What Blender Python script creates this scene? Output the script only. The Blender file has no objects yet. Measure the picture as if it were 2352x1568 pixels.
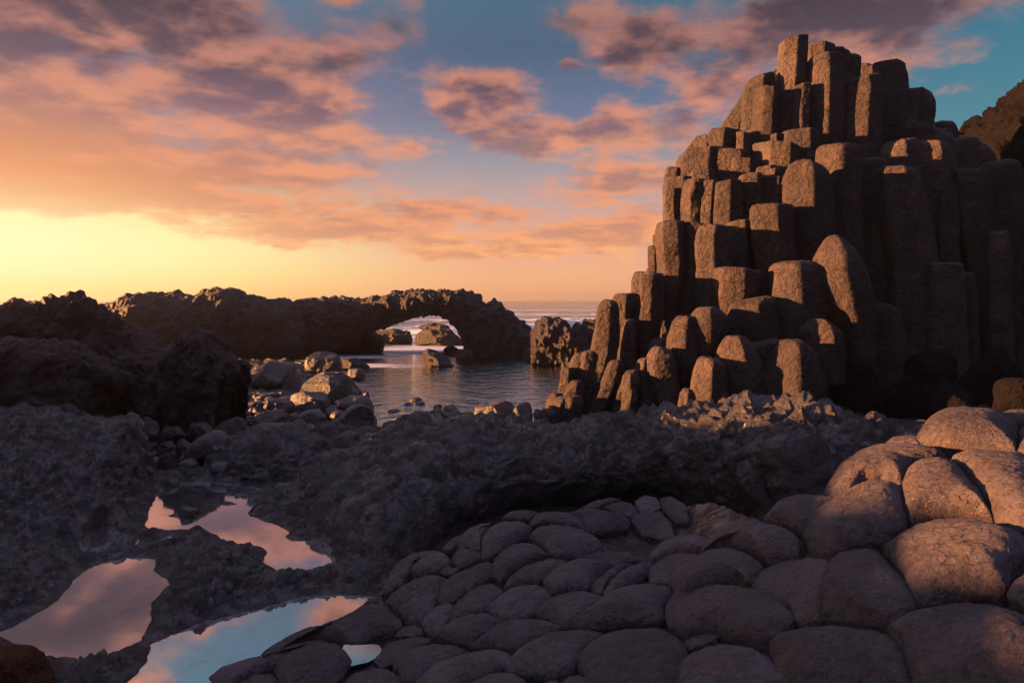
import bpy, math, random
import numpy as np

# ------------------------------------------------------------------ camera, sky, sun, exposure
SC = bpy.context.scene
COL = SC.collection
F, CX, HY, H = 1568.0, 1176.0, 688.0, 3.2        # focal length in px of a 2352 px wide view, horizon row, eye height
EXPO = 2.45

cam = bpy.data.cameras.new("camera")
cam_o = bpy.data.objects.new("camera", cam)
COL.objects.link(cam_o)
cam.sensor_width = 36.0
cam.lens = 36.0 * F / 2352.0
cam.shift_y = -(784.0 - HY) / 2352.0
cam.clip_start, cam.clip_end = 0.1, 20000.0
cam_o.location = (0, 0, H)
cam_o.rotation_euler = (math.pi / 2, 0, 0)
SC.camera = cam_o
SC.view_settings.view_transform = 'Standard'
SC.view_settings.look = 'None'
SC.view_settings.gamma = 1.0
SC.view_settings.exposure = EXPO
SC.cycles.use_denoising = True
SC.cycles.max_bounces = 6
SC.cycles.diffuse_bounces = 2
SC.cycles.glossy_bounces = 3
SC.cycles.transparent_max_bounces = 4
SC.cycles.caustics_reflective = False
SC.cycles.caustics_refractive = False

SUN_AZ, SUN_EL = -90.0, 6.4                      # degrees, azimuth from the view axis (+Y) towards +X
sl = bpy.data.lights.new("sun", 'SUN')
sl.energy = 5.0
sl.angle = math.radians(0.5)
sl.color = (1.0, 0.42, 0.15)
sun = bpy.data.objects.new("sun", sl)
COL.objects.link(sun)
sun.rotation_euler = (math.radians(90 - SUN_EL), 0, math.radians(180 - SUN_AZ))


def hexlin(h, k=1.0):
    out = []
    for i in (0, 2, 4):
        c = int(h[i:i + 2], 16) / 255.0
        out.append((c / 12.92 if c <= 0.04045 else ((c + 0.055) / 1.055) ** 2.4) * k)
    return tuple(out)


# a small expression layer over shader nodes
class X:
    def __init__(s, nt, sock):
        s.nt, s.s = nt, sock

    def m(s, op, o=None, p=None, clamp=False):
        n = s.nt.nodes.new('ShaderNodeMath')
        n.operation = op
        n.use_clamp = clamp
        for i, v in enumerate((s, o, p)):
            if v is None:
                continue
            if isinstance(v, X):
                s.nt.links.new(v.s, n.inputs[i])
            else:
                n.inputs[i].default_value = float(v)
        return X(s.nt, n.outputs[0])

    def __add__(s, o): return s.m('ADD', o)
    def __sub__(s, o): return s.m('SUBTRACT', o)
    def __mul__(s, o): return s.m('MULTIPLY', o)
    def __truediv__(s, o): return s.m('DIVIDE', o)
    def inv(s): return (s * -1.0) + 1.0

    def ramp(s, a, b, smooth=True, lo=0.0, hi=1.0):
        n = s.nt.nodes.new('ShaderNodeMapRange')
        if smooth:
            n.interpolation_type = 'SMOOTHSTEP'
        s.nt.links.new(s.s, n.inputs['Value'])
        n.inputs['From Min'].default_value = a
        n.inputs['From Max'].default_value = b
        n.inputs['To Min'].default_value = lo
        n.inputs['To Max'].default_value = hi
        return X(s.nt, n.outputs['Result'])

    def colramp(s, stops, mode='LINEAR'):
        n = s.nt.nodes.new('ShaderNodeValToRGB')
        n.color_ramp.interpolation = mode
        e = n.color_ramp.elements
        while len(e) > 1:
            e.remove(e[0])
        e[0].position, e[0].color = stops[0][0], (*stops[0][1], 1)
        for p, c in stops[1:]:
            k = e.new(p)
            k.color = (*c, 1)
        s.nt.links.new(s.s, n.inputs[0])
        return X(s.nt, n.outputs[0])


def mixc(nt, f, a, b, mode='MIX'):
    n = nt.nodes.new('ShaderNodeMix')
    n.data_type = 'RGBA'
    n.blend_type = mode
    for sock, v in ((n.inputs[0], f), (n.inputs[6], a), (n.inputs[7], b)):
        if isinstance(v, X):
            nt.links.new(v.s, sock)
        elif isinstance(v, tuple):
            sock.default_value = (*v[:3], 1)
        else:
            sock.default_value = v
    return X(nt, n.outputs[2])


def vec(nt, x, y, z=0.0):
    n = nt.nodes.new('ShaderNodeCombineXYZ')
    for i, v in enumerate((x, y, z)):
        if isinstance(v, X):
            nt.links.new(v.s, n.inputs[i])
        else:
            n.inputs[i].default_value = v
    return X(nt, n.outputs[0])


def noise(nt, v, scale, detail=4.0, rough=0.5, dist=0.0, out=0):
    n = nt.nodes.new('ShaderNodeTexNoise')
    n.inputs['Scale'].default_value = scale
    n.inputs['Detail'].default_value = detail
    n.inputs['Roughness'].default_value = rough
    n.inputs['Distortion'].default_value = dist
    if v is not None:
        nt.links.new(v.s, n.inputs['Vector'])
    return X(nt, n.outputs[out])


def voro(nt, v, scale, feature='F1', rnd=1.0, out='Distance'):
    n = nt.nodes.new('ShaderNodeTexVoronoi')
    n.feature = feature
    n.inputs['Scale'].default_value = scale
    n.inputs['Randomness'].default_value = rnd
    if v is not None:
        nt.links.new(v.s, n.inputs['Vector'])
    return X(nt, n.outputs[out])


def build_world():
    w = bpy.data.worlds.new("World")
    SC.world = w
    w.use_nodes = True
    nt = w.node_tree
    nt.nodes.clear()
    tc = nt.nodes.new('ShaderNodeTexCoord')
    sep = nt.nodes.new('ShaderNodeSeparateXYZ')
    nt.links.new(tc.outputs['Generated'], sep.inputs[0])
    dx, dy, dz = (X(nt, sep.outputs[i]) for i in range(3))
    R2D = 57.29578
    az = dx.m('ARCTAN2', dy) * R2D
    el = dz.m('ARCSINE') * R2D
    K = 0.5 ** EXPO
    c = lambda h: hexlin(h, K)
    # clear sky: one ramp towards the sunset, one away from it, over elevation (-10..90 mapped to 0..1)
    e01 = (el + 10.0) / 100.0
    P = lambda d: (d + 10.0) / 100.0
    sunny = e01.colramp([(P(-2), c('c0603a')), (P(0), c('ffdf7c')), (P(3.5), c('fff3a6')), (P(6.5), c('ffe69a')), (P(9), c('cf9c84')),
                         (P(13), c('988490')), (P(20), c('66708a')), (P(30), c('558698')), (P(40), c('4a7c90')), (P(50), c('8890b8')), (P(60), hexlin('b8a4c8', 1.25 * K)), (P(90), hexlin('c0a8d0', 1.3 * K))])
    mid = e01.colramp([(P(-2), c('80504a')), (P(0), c('fbae7c')), (P(2.0), c('f6b285')), (P(5), c('e2a893')), (P(8), c('c6a49d')),
                       (P(11), c('a0979f')), (P(15), c('6a7592')), (P(20), c('4a607b')), (P(28), c('427082')), (P(38), c('42707f')), (P(50), c('8490b4')), (P(60), hexlin('b8a4c8', 1.25 * K)), (P(90), hexlin('c0a8d0', 1.3 * K))])
    far = e01.colramp([(P(-2), c('3a3a40')), (P(0), c('8c7478')), (P(6), c('70828c')), (P(12), c('4c8290')), (P(19), c('36708a')), (P(28), c('3f6a80')),
                       (P(60), hexlin('b8a4c8', 1.25 * K)), (P(90), hexlin('c0a8d0', 1.3 * K))])
    back = e01.colramp([(P(-2), c('15141c')), (P(0), c('2c2638')), (P(12), c('343048')), (P(40), c('48486c')), (P(60), hexlin('b8a4c8', 1.25 * K)), (P(90), hexlin('c0a8d0', 1.3 * K))])
    azs = (az + 36.0).m('MAXIMUM', az * -1.0 - 100.0).m('MAXIMUM', 0.0)
    sky = mixc(nt, azs.ramp(6, 36), sunny, mid)
    sky = mixc(nt, azs.ramp(42, 72), sky, far)
    sky = mixc(nt, azs.ramp(78, 125), sky, back)

    # clouds: where they lie (degrees: azimuth, elevation, half sizes, weight)
    bl = [(-38, 14, 12, 6.5, .85), (-33, 21, 15, 3.8, 1.0), (-22, 16.5, 9, 3.5, .66), (-17, 19, 7, 3.0, .55), (-17, 14, 8, 3.6, .66), (-25, 10.5, 16, 2.2, .76),
          (-31, 7.8, 18, 1.7, .9), (-16, 5.8, 13, 1.6, .78), (-6, 7.4, 11, 1.5, .62), (-3, 4.4, 10, 1.1, .60), (4, 5.5, 9, 1.4, .6), (-10, 20.5, 2.6, 3.0, .40),
          (-3.5, 16.6, 4.8, 3.0, .80), (0.0, 13.2, 6.5, 2.1, .72), (-8.0, 12.4, 1.8, 0.7, .55), (5.5, 13.0, 5.0, 1.9, .60), (11, 13.2, 6.0, 2.4, .78), (16.5, 16.5, 5.0, 3.4, .66),
          (11, 20.0, 4.6, 2.6, .78), (6, 22.5, 5.0, 2.0, .62), (9, 9.4, 6.5, 1.8, .72), (9, 5.6, 6.5, 2.6, .70), (25, 21.0, 11, 4.0, .95), (29, 17.5, 5.5, 2.4, .70),
          (4.6, 18.4, 2.4, 0.9, .50), (11, 17.2, 2.0, 0.8, .50), (-41, 10, 8, 2.6, .7), (33.5, 14.2, 1.8, .6, .40),
          (-13.5, 24.6, 4.2, 1.9, .85), (-33, 27.5, 6, 3.0, .80), (-25, 30, 6, 2.5, .30), (-10, 26.0, 6.0, 2.6, .66), (-44, 28, 9, 5, .75), (10, 32, 14, 4, .5), (-60, 18, 14, 10, .45)]
    wv = noise(nt, X(nt, tc.outputs['Generated']), 7.0, 5, .6, 0, 1)
    wsep = nt.nodes.new('ShaderNodeSeparateColor')
    nt.links.new(wv.s, wsep.inputs[0])
    waz = az + (X(nt, wsep.outputs[0]) - 0.5) * 9.0
    wel = el + (X(nt, wsep.outputs[1]) - 0.5) * 5.5
    mask = None
    for a, e, sa, se, wt in bl:
        u = (waz - a) / sa
        v = (wel - e) / se
        g = ((u * u + v * v) * -1.0).m('EXPONENT') * wt
        mask = g if mask is None else mask.m('MAXIMUM', g) + mask.m('MINIMUM', g) * 0.35
    # layer plane coordinates: noise shrinks and flattens towards the horizon
    inv = (dz.m('MAXIMUM', 0.0) + 0.16).m('DIVIDE', 1.0)
    den = X(nt, nt.nodes.new('ShaderNodeMath').outputs[0])
    den.s.node.operation = 'DIVIDE'
    den.s.node.inputs[0].default_value = 1.0
    nt.links.new((dz.m('MAXIMUM', 0.0) + 0.16).s, den.s.node.inputs[1])
    qx, qy = dx * den, dy * den
    q = vec(nt, qx, qy, 0.0)
    q2 = vec(nt, qx + 0.055, qy - 0.10, 0.0)
    n1 = noise(nt, q, 3.1, 9, .60, .12)
    n2 = noise(nt, q2, 3.1, 7, .55, .12)
    fine = noise(nt, q, 13.0, 5, .6)
    dens = mask + (n1 - 0.5) * 1.2 + (fine - 0.5) * .42
    cover = dens.ramp(0.26, 0.70)
    thick = dens.ramp(0.4, 1.15)
    relief = ((n1 - n2) * 2.4 + 0.68 - thick * 0.60).m('ADD', 0.0, clamp=True)
    lit = e01.colramp([(P(0), c('ffc080')), (P(4), c('ffb078')), (P(7), c('f09a6c')), (P(12), c('e39674')), (P(18), c('c4826f')), (P(22), c('a06e66')), (P(26), c('e8986f')), (P(40), c('c89090')), (P(60), hexlin('c8a0b8', 1.5 * K))])
    shade = e01.colramp([(P(0), c('e8a070')), (P(4), c('dc9470')), (P(8), c('bc8070')), (P(12), c('9c7474')), (P(15), c('76596a')), (P(18), c('5c4754')), (P(22), c('43343f')), (P(30), c('7c6470')), (P(60), hexlin('a890b0', 1.4 * K))])
    # nearer the sun the low cloud burns orange
    warm = mixc(nt, azs.ramp(0, 26).inv() * el.ramp(6, 17).inv(), shade, c('ec965c'))
    cl = mixc(nt, relief.ramp(0.15, 0.8), warm, lit)
    dimf = azs.ramp(60, 120)
    cl = mixc(nt, dimf, cl, c('4a4450'))
    gate = el.ramp(1.2, 3.2) * cover
    tot = mixc(nt, gate, sky, cl)
    # the glare around the sunken sun
    gl = ((((az + 41.0) / 16.0).m('POWER', 2.0) + ((el - 3.6) / 3.3).m('POWER', 2.0)) * -1.0).m('EXPONENT') * 0.95
    tot = mixc(nt, gl, tot, c('fffcc4'))
    nish = nt.nodes.new('ShaderNodeTexSky')
    nish.sky_type = 'NISHITA'
    nish.sun_disc = False
    nish.sun_elevation = math.radians(SUN_EL)
    nish.sun_rotation = math.radians(SUN_AZ)
    nz = mixc(nt, 1.0, X(nt, nish.outputs[0]), (0.002, 0.002, 0.002), 'MULTIPLY')
    tot = mixc(nt, 1.0, tot, nz, 'ADD')
    bg = nt.nodes.new('ShaderNodeBackground')
    nt.links.new(tot.s, bg.inputs[0])
    bg.inputs[1].default_value = 1.0
    out = nt.nodes.new('ShaderNodeOutputWorld')
    nt.links.new(bg.outputs[0], out.inputs[0])
    w.cycles.sampling_method = 'MANUAL'
    w.cycles.sample_map_resolution = 512


build_world()

# ------------------------------------------------------------------ numpy noise
_r = np.random.RandomState(11)
PERM = np.concatenate([_r.permutation(256)] * 2).astype(np.int32)
G = _r.normal(size=(256, 3)).astype(np.float32)
G /= np.linalg.norm(G, axis=1, keepdims=True)


def perlin(p):
    p = np.asarray(p, np.float32)
    i = np.floor(p).astype(np.int32)
    f = p - i
    u = f * f * f * (f * (f * 6 - 15) + 10)
    i &= 255
    out = 0
    a0 = PERM[i[:, 0]], PERM[(i[:, 0] + 1) & 255]
    for dx in (0, 1):
        wx = u[:, 0] if dx else 1 - u[:, 0]
        for dy in (0, 1):
            wy = u[:, 1] if dy else 1 - u[:, 1]
            b = PERM[a0[dx] + ((i[:, 1] + dy) & 255)]
            for dz in (0, 1):
                wz = u[:, 2] if dz else 1 - u[:, 2]
                g = G[PERM[b + ((i[:, 2] + dz) & 255)]]
                d = g[:, 0] * (f[:, 0] - dx) + g[:, 1] * (f[:, 1] - dy) + g[:, 2] * (f[:, 2] - dz)
                out = out + wx * wy * wz * d
    return out * 1.6


def disp(p, layers, seed=0.0):
    """sum of (scale, amplitude, kind): f plain, b billow (round lumps, sharp creases), r ridge"""
    sh = p.shape[:-1]
    q = p.reshape(-1, 3)
    out = np.zeros(len(q), np.float32)
    for k, (s, a, kind) in enumerate(layers):
        n = perlin(q * s + (seed * 7.3 + k * 17.1, seed * 3.1 + k * 5.7, k * 9.2 - seed))
        if kind == 'b':
            n = np.abs(n) * 2.0 - 0.45
        elif kind == 'r':
            n = 0.45 - np.abs(n) * 2.0
        out += a * n
    return out.reshape(sh)


# ------------------------------------------------------------------ mesh helpers
def P3(X_, Y_, D):
    """point at depth D (metres along +Y) seen at column X_, row Y_ of the photograph"""
    return np.stack([D * (X_ - CX) / F, D + 0 * X_, H + D * (HY - Y_) / F], -1)


def PZ(X_, Y_, z):
    D = (H - z) * F / (Y_ - HY)
    return P3(np.asarray(X_, float), np.asarray(Y_, float), D)


Z1 = lambda x, y: (1205.8 + np.asarray(x, float) * .5859, 57.4 + np.asarray(y, float) * .5859)
Z2 = lambda x, y: (np.asarray(x, float) * .34180, 602.9 + np.asarray(y, float) * .34180)
Z3 = lambda x, y: (574.2 + np.asarray(x, float) * .34180, 602.9 + np.asarray(y, float) * .34180)
Z4 = lambda x, y: (np.asarray(x, float) * .39063, 1004.9 + np.asarray(y, float) * .39063)
Z5 = lambda x, y: (746.5 + np.asarray(x, float) * .34180, 1062.3 + np.asarray(y, float) * .34180)
Z6 = lambda x, y: (1493.0 + np.asarray(x, float) * .41418, 918.8 + np.asarray(y, float) * .41418)


def link(o, parent=None):
    COL.objects.link(o)
    if parent:
        o.parent = parent
    return o


def tag(o, label=None, cat=None, group=None, kind=None):
    for k, v in (('label', label), ('category', cat), ('group', group), ('kind', kind)):
        if v:
            o[k] = v
    return o


def empty(name, loc):
    o = bpy.data.objects.new(name, None)
    o.location = loc
    o.empty_display_size = 0.3
    return link(o)


def mesh_obj(name, V, faces, m, parent=None, origin=None, smooth=True):
    """V (n,3) world positions, faces (k,4) or (k,3) or list of such arrays"""
    V = np.asarray(V, np.float32).reshape(-1, 3)
    if origin is None:
        origin = parent.location if parent else (V[:, 0].mean(), V[:, 1].mean(), V[:, 2].min())
    org = np.array(origin, np.float32)
    if not isinstance(faces, list):
        faces = [faces]
    me = bpy.data.meshes.new(name)
    me.vertices.add(len(V))
    me.vertices.foreach_set('co', (V - org).ravel())
    idx = np.concatenate([f.ravel() for f in faces]).astype(np.int32)
    tot = np.concatenate([np.full(len(f), f.shape[1]) for f in faces]).astype(np.int32)
    st = np.concatenate([[0], np.cumsum(tot)[:-1]]).astype(np.int32)
    me.loops.add(len(idx))
    me.loops.foreach_set('vertex_index', idx)
    me.polygons.add(len(tot))
    me.polygons.foreach_set('loop_start', st)
    me.polygons.foreach_set('loop_total', tot)
    me.update(calc_edges=True)
    if smooth:
        me.shade_smooth()
    me.materials.append(m)
    o = bpy.data.objects.new(name, me)
    link(o, parent)
    if not parent:
        o.location = org
    return o


def gfaces(nu, nv, wu=False, wv=False, flip=False, base=0):
    iu = np.arange(nu if wu else nu - 1)
    iv = np.arange(nv if wv else nv - 1)
    a, b = np.meshgrid(iu, iv, indexing='ij')
    a2, b2 = (a + 1) % nu, (b + 1) % nv
    f = np.stack([a * nv + b, a2 * nv + b, a2 * nv + b2, a * nv + b2], -1).reshape(-1, 4) + base
    return f[:, ::-1] if flip else f


def gnormals(P, wu=False, wv=False):
    def g(ax, w):
        if w:
            return np.roll(P, -1, ax) - np.roll(P, 1, ax)
        return np.gradient(P, axis=ax)
    n = np.cross(g(0, wu), g(1, wv))
    return n / (np.linalg.norm(n, axis=-1, keepdims=True) + 1e-9)


def catmull(pts, n, closed=False):
    """smooth resample of (k,c) control points into n rows"""
    p = np.asarray(pts, float)
    k = len(p)
    if closed:
        ext = np.concatenate([p[-1:], p, p[:2]])
        seg = k
    else:
        ext = np.concatenate([2 * p[:1] - p[1:2], p, 2 * p[-1:] - p[-2:-1]])
        seg = k - 1
    t = np.linspace(0, seg, n, endpoint=not closed)
    i = np.minimum(t.astype(int), seg - 1)
    u = (t - i)[:, None]
    a, b, c, d = ext[i], ext[i + 1], ext[i + 2], ext[i + 3]
    return .5 * (2 * b + (c - a) * u + (2 * a - 5 * b + 4 * c - d) * u ** 2 + (3 * b - a - 3 * c + d) * u ** 3)


# ------------------------------------------------------------------ materials
def mat(name):
    m = bpy.data.materials.new(name)
    m.use_nodes = True
    nt = m.node_tree
    nt.nodes.clear()
    out = nt.nodes.new('ShaderNodeOutputMaterial')
    b = nt.nodes.new('ShaderNodeBsdfPrincipled')
    nt.links.new(b.outputs[0], out.inputs[0])
    tc = nt.nodes.new('ShaderNodeTexCoord')
    return m, nt, b, X(nt, tc.outputs['Object'])


def bump(nt, h, b, dist, strength=1.0, prev=None):
    n = nt.nodes.new('ShaderNodeBump')
    n.inputs['Strength'].default_value = strength
    n.inputs['Distance'].default_value = dist
    nt.links.new(h.s, n.inputs['Height'])
    if prev:
        nt.links.new(prev.outputs[0], n.inputs['Normal'])
    nt.links.new(n.outputs[0], b.inputs['Normal'])
    return n


def rock_mat(name, dark, light, rust=None, rust_amt=0.0, rough=.62, spec=.4, scale=1.0, grain=.012, pits=.0, crack=.0, rust_z=None, vary=0.0, wet=None, gloss=False, joints=0.0, gsc=34):
    m, nt, b, co = mat(name)
    n1 = noise(nt, co, 1.3 * scale, 6, .6)
    n2 = noise(nt, co, 14 * scale, 6, .65)
    col = mixc(nt, (n1 * .5 + n2 * .5).ramp(.36, .64), dark, light)
    if rust:
        f = noise(nt, co, 2.3 * scale, 7, .7).ramp(.52, .68) * rust_amt
        if rust_z is not None:
            geo = nt.nodes.new('ShaderNodeNewGeometry')
            sp = nt.nodes.new('ShaderNodeSeparateXYZ')
            nt.links.new(geo.outputs['Position'], sp.inputs[0])
            f = f * X(nt, sp.outputs[2]).ramp(rust_z[0], rust_z[1]).inv()
        col = mixc(nt, f, col, rust)
    if vary:
        oi = nt.nodes.new('ShaderNodeObjectInfo')
        k = X(nt, oi.outputs['Random']).ramp(0, 1, False, 1 - vary, 1 + vary)
        hs = nt.nodes.new('ShaderNodeHueSaturation')
        nt.links.new(k.s, hs.inputs['Value'])
        nt.links.new(col.s, hs.inputs['Color'])
        col = X(nt, hs.outputs[0])
    nt.links.new(col.s, b.inputs['Base Color'])
    rg = n2.ramp(.3, .7, lo=rough - .1, hi=rough + .12)
    if gloss:
        rg = (noise(nt, co, 5.5 * scale, 5, .7) * .6 + n2 * .4).ramp(.40, .60, lo=.22, hi=.62)
        cw = noise(nt, co, 3.1 * scale, 4, .6).ramp(.42, .62) * .5
        nt.links.new(cw.s, b.inputs['Coat Weight'])
        b.inputs['Coat Roughness'].default_value = .16
    if wet:
        geo = nt.nodes.new('ShaderNodeNewGeometry')
        sp = nt.nodes.new('ShaderNodeSeparateXYZ')
        nt.links.new(geo.outputs['Position'], sp.inputs[0])
        zz = X(nt, sp.outputs[2]) + (n1 - .5) * .12
        rg = rg * zz.ramp(wet[0], wet[1], lo=.42, hi=1.0)
    nt.links.new(rg.s, b.inputs['Roughness'])
    b.inputs['Specular IOR Level'].default_value = spec
    g = noise(nt, co, gsc * scale, 5, .7)
    p = bump(nt, g, b, grain * 1.0, 1.0)
    if pits:
        v = voro(nt, co, 38 * scale).ramp(.06, .26) * noise(nt, co, 9 * scale, 2).ramp(.42, .6)
        p = bump(nt, v, b, pits, 1.0, p)
    if joints:
        oi = nt.nodes.new('ShaderNodeObjectInfo')
        sp2 = nt.nodes.new('ShaderNodeSeparateXYZ')
        nt.links.new(co.s, sp2.inputs[0])
        wav = (noise(nt, co, .8, 3, .5) - .5) * 1.1
        t = X(nt, sp2.outputs[2]) * .62 + X(nt, oi.outputs['Random']) * 5.0 + wav
        ln = (t.m('FRACT') - .5).m('ABSOLUTE').ramp(.0, .022)
        vein = (noise(nt, co, 1.7, 6, .62) - .5).m('ABSOLUTE').ramp(0, .018)
        p = bump(nt, ln + vein * .12, b, joints, 1.0, p)
    if crack:
        w = noise(nt, co, 5 * scale, 8, .72)
        r = (w - .5).m('ABSOLUTE').ramp(0, .12)
        v = voro(nt, co, 7 * scale).m('MULTIPLY', .7)
        p = bump(nt, r * .7 + v + noise(nt, co, 11 * scale, 6, .75), b, crack, 1.0, p)
    return m


M = {}
M['column'] = rock_mat('basalt column rock', (0.034, 0.029, 0.033), (0.084, 0.065, 0.062), rough=.70, spec=.25, grain=.07, pits=.03, scale=.8, vary=.26, joints=.035, rust=(0.135, 0.085, 0.060), rust_amt=.65)
M['cobble'] = rock_mat('rounded basalt', (0.040, 0.033, 0.040), (0.125, 0.104, 0.116), rust=(0.12, 0.055, 0.026), rust_amt=.3, rough=.60, spec=.40, grain=.036, gsc=38, pits=.012, scale=1.5, vary=.22)
M['lava'] = rock_mat('rough lava rock', (0.013, 0.011, 0.014), (0.066, 0.055, 0.062), rust=(0.093, 0.043, 0.019), rust_amt=.5, rough=.36, spec=1.0, grain=.07, crack=.30, gloss=True)
M['slab'] = rock_mat('dark lava slab', (0.021, 0.018, 0.024), (0.072, 0.061, 0.075), rust=(0.068, 0.033, 0.017), rust_amt=.5, rough=.42, spec=.8, grain=.05, crack=.16, gloss=True)
M['shelf'] = rock_mat('wet lava shelf', (0.017, 0.014, 0.018), (0.070, 0.058, 0.067), rust=(0.120, 0.054, 0.022), rust_amt=.85, rough=.36, spec=.95, grain=.045, crack=.16, scale=2.0, rust_z=(.5, .9), wet=(.42, .50), gloss=True)
M['far'] = rock_mat('weathered sea rock', (0.033, 0.027, 0.033), (0.093, 0.075, 0.083), rust=(0.128, 0.060, 0.024), rust_amt=.7, rough=.5, spec=.5, grain=.08, crack=.40, scale=.6, rust_z=(.6, 1.6))
M['boulder'] = rock_mat('worn beach boulder', (0.018, 0.016, 0.020), (0.052, 0.045, 0.050), rust=(0.091, 0.042, 0.019), rust_amt=.3, rough=.45, spec=.6, grain=.02, pits=.008, vary=.45)
M['weed'] = rock_mat('rock under brown weed', (0.060, 0.025, 0.010), (0.168, 0.074, 0.026), rough=.7, spec=.3, grain=.06, crack=.10, scale=2.5)
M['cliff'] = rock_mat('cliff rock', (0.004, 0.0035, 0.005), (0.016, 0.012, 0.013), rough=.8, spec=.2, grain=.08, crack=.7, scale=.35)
def water_mat(name, scale, strength, deep, refl=.75, foam=None, stretch=2.2, film=False):
    m, nt, b, co = mat(name)
    out = next(n for n in nt.nodes if n.type == 'OUTPUT_MATERIAL')
    mp = nt.nodes.new('ShaderNodeMapping')
    mp.inputs['Scale'].default_value = (1, stretch, 1)
    nt.links.new(co.s, mp.inputs[0])
    v = X(nt, mp.outputs[0])
    h = noise(nt, v, scale, 3, .5, .4) + noise(nt, v, scale * 3.1, 3, .55, .2) * .45
    b.inputs['Base Color'].default_value = (*deep, 1)
    b.inputs['Roughness'].default_value = .06
    b.inputs['Specular IOR Level'].default_value = .6
    b.inputs['IOR'].default_value = 1.34
    bp = bump(nt, h, b, strength, 1.0)
    gl = nt.nodes.new('ShaderNodeBsdfGlossy')
    gl.inputs['Color'].default_value = (.97, .93, .92, 1)
    gl.inputs['Roughness'].default_value = .035
    nt.links.new(bp.outputs[0], gl.inputs['Normal'])
    ms = nt.nodes.new('ShaderNodeMixShader')
    fac = X(nt, nt.nodes.new('ShaderNodeValue').outputs[0])
    fac.s.default_value = refl
    if film:
        f = (noise(nt, co, 3.5, 7, .7, .6).ramp(.5, .72)) * .28
        sp = noise(nt, co, 26, 3, .6).ramp(.70, .74) * .35
        fac = fac - f - sp
        b.inputs['Base Color'].default_value = (.12, .13, .13, 1)
    nt.links.new(fac.s, ms.inputs[0])
    nt.links.new(b.outputs[0], ms.inputs[1])
    nt.links.new(gl.outputs[0], ms.inputs[2])
    last = ms.outputs[0]
    if foam:
        fm = nt.nodes.new('ShaderNodeBsdfDiffuse')
        fm.inputs['Color'].default_value = (.62, .66, .70, 1)
        sp = nt.nodes.new('ShaderNodeSeparateXYZ')
        nt.links.new(co.s, sp.inputs[0])
        x, y = X(nt, sp.outputs[0]), X(nt, sp.outputs[1])
        msk = None
        for fx, fy, rx, ry, wt in foam:
            u, w_ = (x - fx) / rx, (y - fy) / ry
            g = ((u * u + w_ * w_) * -1.0).m('EXPONENT') * wt
            msk = g if msk is None else msk.m('MAXIMUM', g)
        lace = noise(nt, co, .9, 8, .68, 1.2) * .7 + noise(nt, co, .16, 5, .6) * .6
        ff = (msk + lace - 1.0).ramp(-.08, .32)
        ms2 = nt.nodes.new('ShaderNodeMixShader')
        nt.links.new(ff.s, ms2.inputs[0])
        nt.links.new(last, ms2.inputs[1])
        nt.links.new(fm.outputs[0], ms2.inputs[2])
        last = ms2.outputs[0]
    nt.links.new(last, out.inputs[0])
    return m


M['pool'] = water_mat('still pool water', 2.5, .0004, (.012, .014, .016), .80, film=True, stretch=1)
M['lagoon'] = water_mat('lagoon water', 1.1, .11, (.012, .016, .022), .84, foam=[(-5, 44, 6, 5, .9), (-9, 38.5, 4, 1.8, .8), (-7.5, 33, 4, 1.8, .62), (-1, 33.5, 1.6, 1.0, .30)], stretch=1.3)
M['sea'] = water_mat('open sea water', .55, .5, (.03, .05, .075), .34,
                     foam=[(8, 78, 26, 16, 1.0), (-2, 66, 14, 14, 1.05), (-14, 62, 10, 10, .8), (20, 110, 60, 14, .72), (0, 150, 90, 12, .55), (10, 210, 160, 20, .5)])

# ------------------------------------------------------------------ the water, the ground
Z_POOL = 0.40


def sheet(name, pts, m, z, kind='structure'):
    V = np.array([(x, y, z) for x, y in pts], float)
    o = mesh_obj(name, V, np.arange(len(V))[None, :], m, origin=(0, 0, z), smooth=False)
    tag(o, kind=kind)
    return o


def sea_grid():
    # rows ever farther apart; swell as real relief
    ys = np.concatenate([np.linspace(47, 120, 240), np.geomspace(121, 1600, 160)])
    us = np.linspace(-1.5, 1.5, 420)
    Y_, U = np.meshgrid(ys, us, indexing='ij')
    Pp = np.stack([Y_ * U, Y_, 0 * Y_], -1)
    sw = disp(Pp * (1, 1.9, 1), [(.12, .30, 'r'), (.31, .16, 'r'), (.9, .06, 'f')], 3)
    fade = np.clip((Y_ - 49) / 12, 0, 1) * np.clip(1 - (Y_ - 250) / 500, .0, 1)
    Pp[..., 2] = -.06 + sw * fade
    surf = np.exp(-((Y_ - 74 - 5 * np.sin(Pp[..., 0] * .11)) / 2.6) ** 2) * .75 * np.clip((Pp[..., 0] + 4) / 8, 0, 1)
    Pp[..., 2] += surf * (1 + disp(Pp, [(.5, .5, 'b')], 5))
    o = mesh_obj('sea', Pp, gfaces(*Y_.shape, flip=True), M['sea'], origin=(0, 0, 0))
    tag(o, kind='structure')


sea_grid()
sheet('lagoon_water', [(-60, 2), (60, 2), (60, 48.5), (-60, 48.5)], M['lagoon'], 0.0)


def poly_sdf(px, py, poly):
    """signed distance: positive outside"""
    poly = np.asarray(poly)
    d = np.full(px.shape, 1e9)
    inside = np.zeros(px.shape, bool)
    n = len(poly)
    for i in range(n):
        ax, ay = poly[i]
        bx, by = poly[(i + 1) % n]
        ex, ey = bx - ax, by - ay
        t = np.clip(((px - ax) * ex + (py - ay) * ey) / (ex * ex + ey * ey + 1e-12), 0, 1)
        d = np.minimum(d, np.hypot(px - ax - t * ex, py - ay - t * ey))
        c = ((ay > py) != (by > py)) & (px < ex * (py - ay) / (by - ay + 1e-12) + ax)
        inside ^= c
    return np.where(inside, -d, d)


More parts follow.
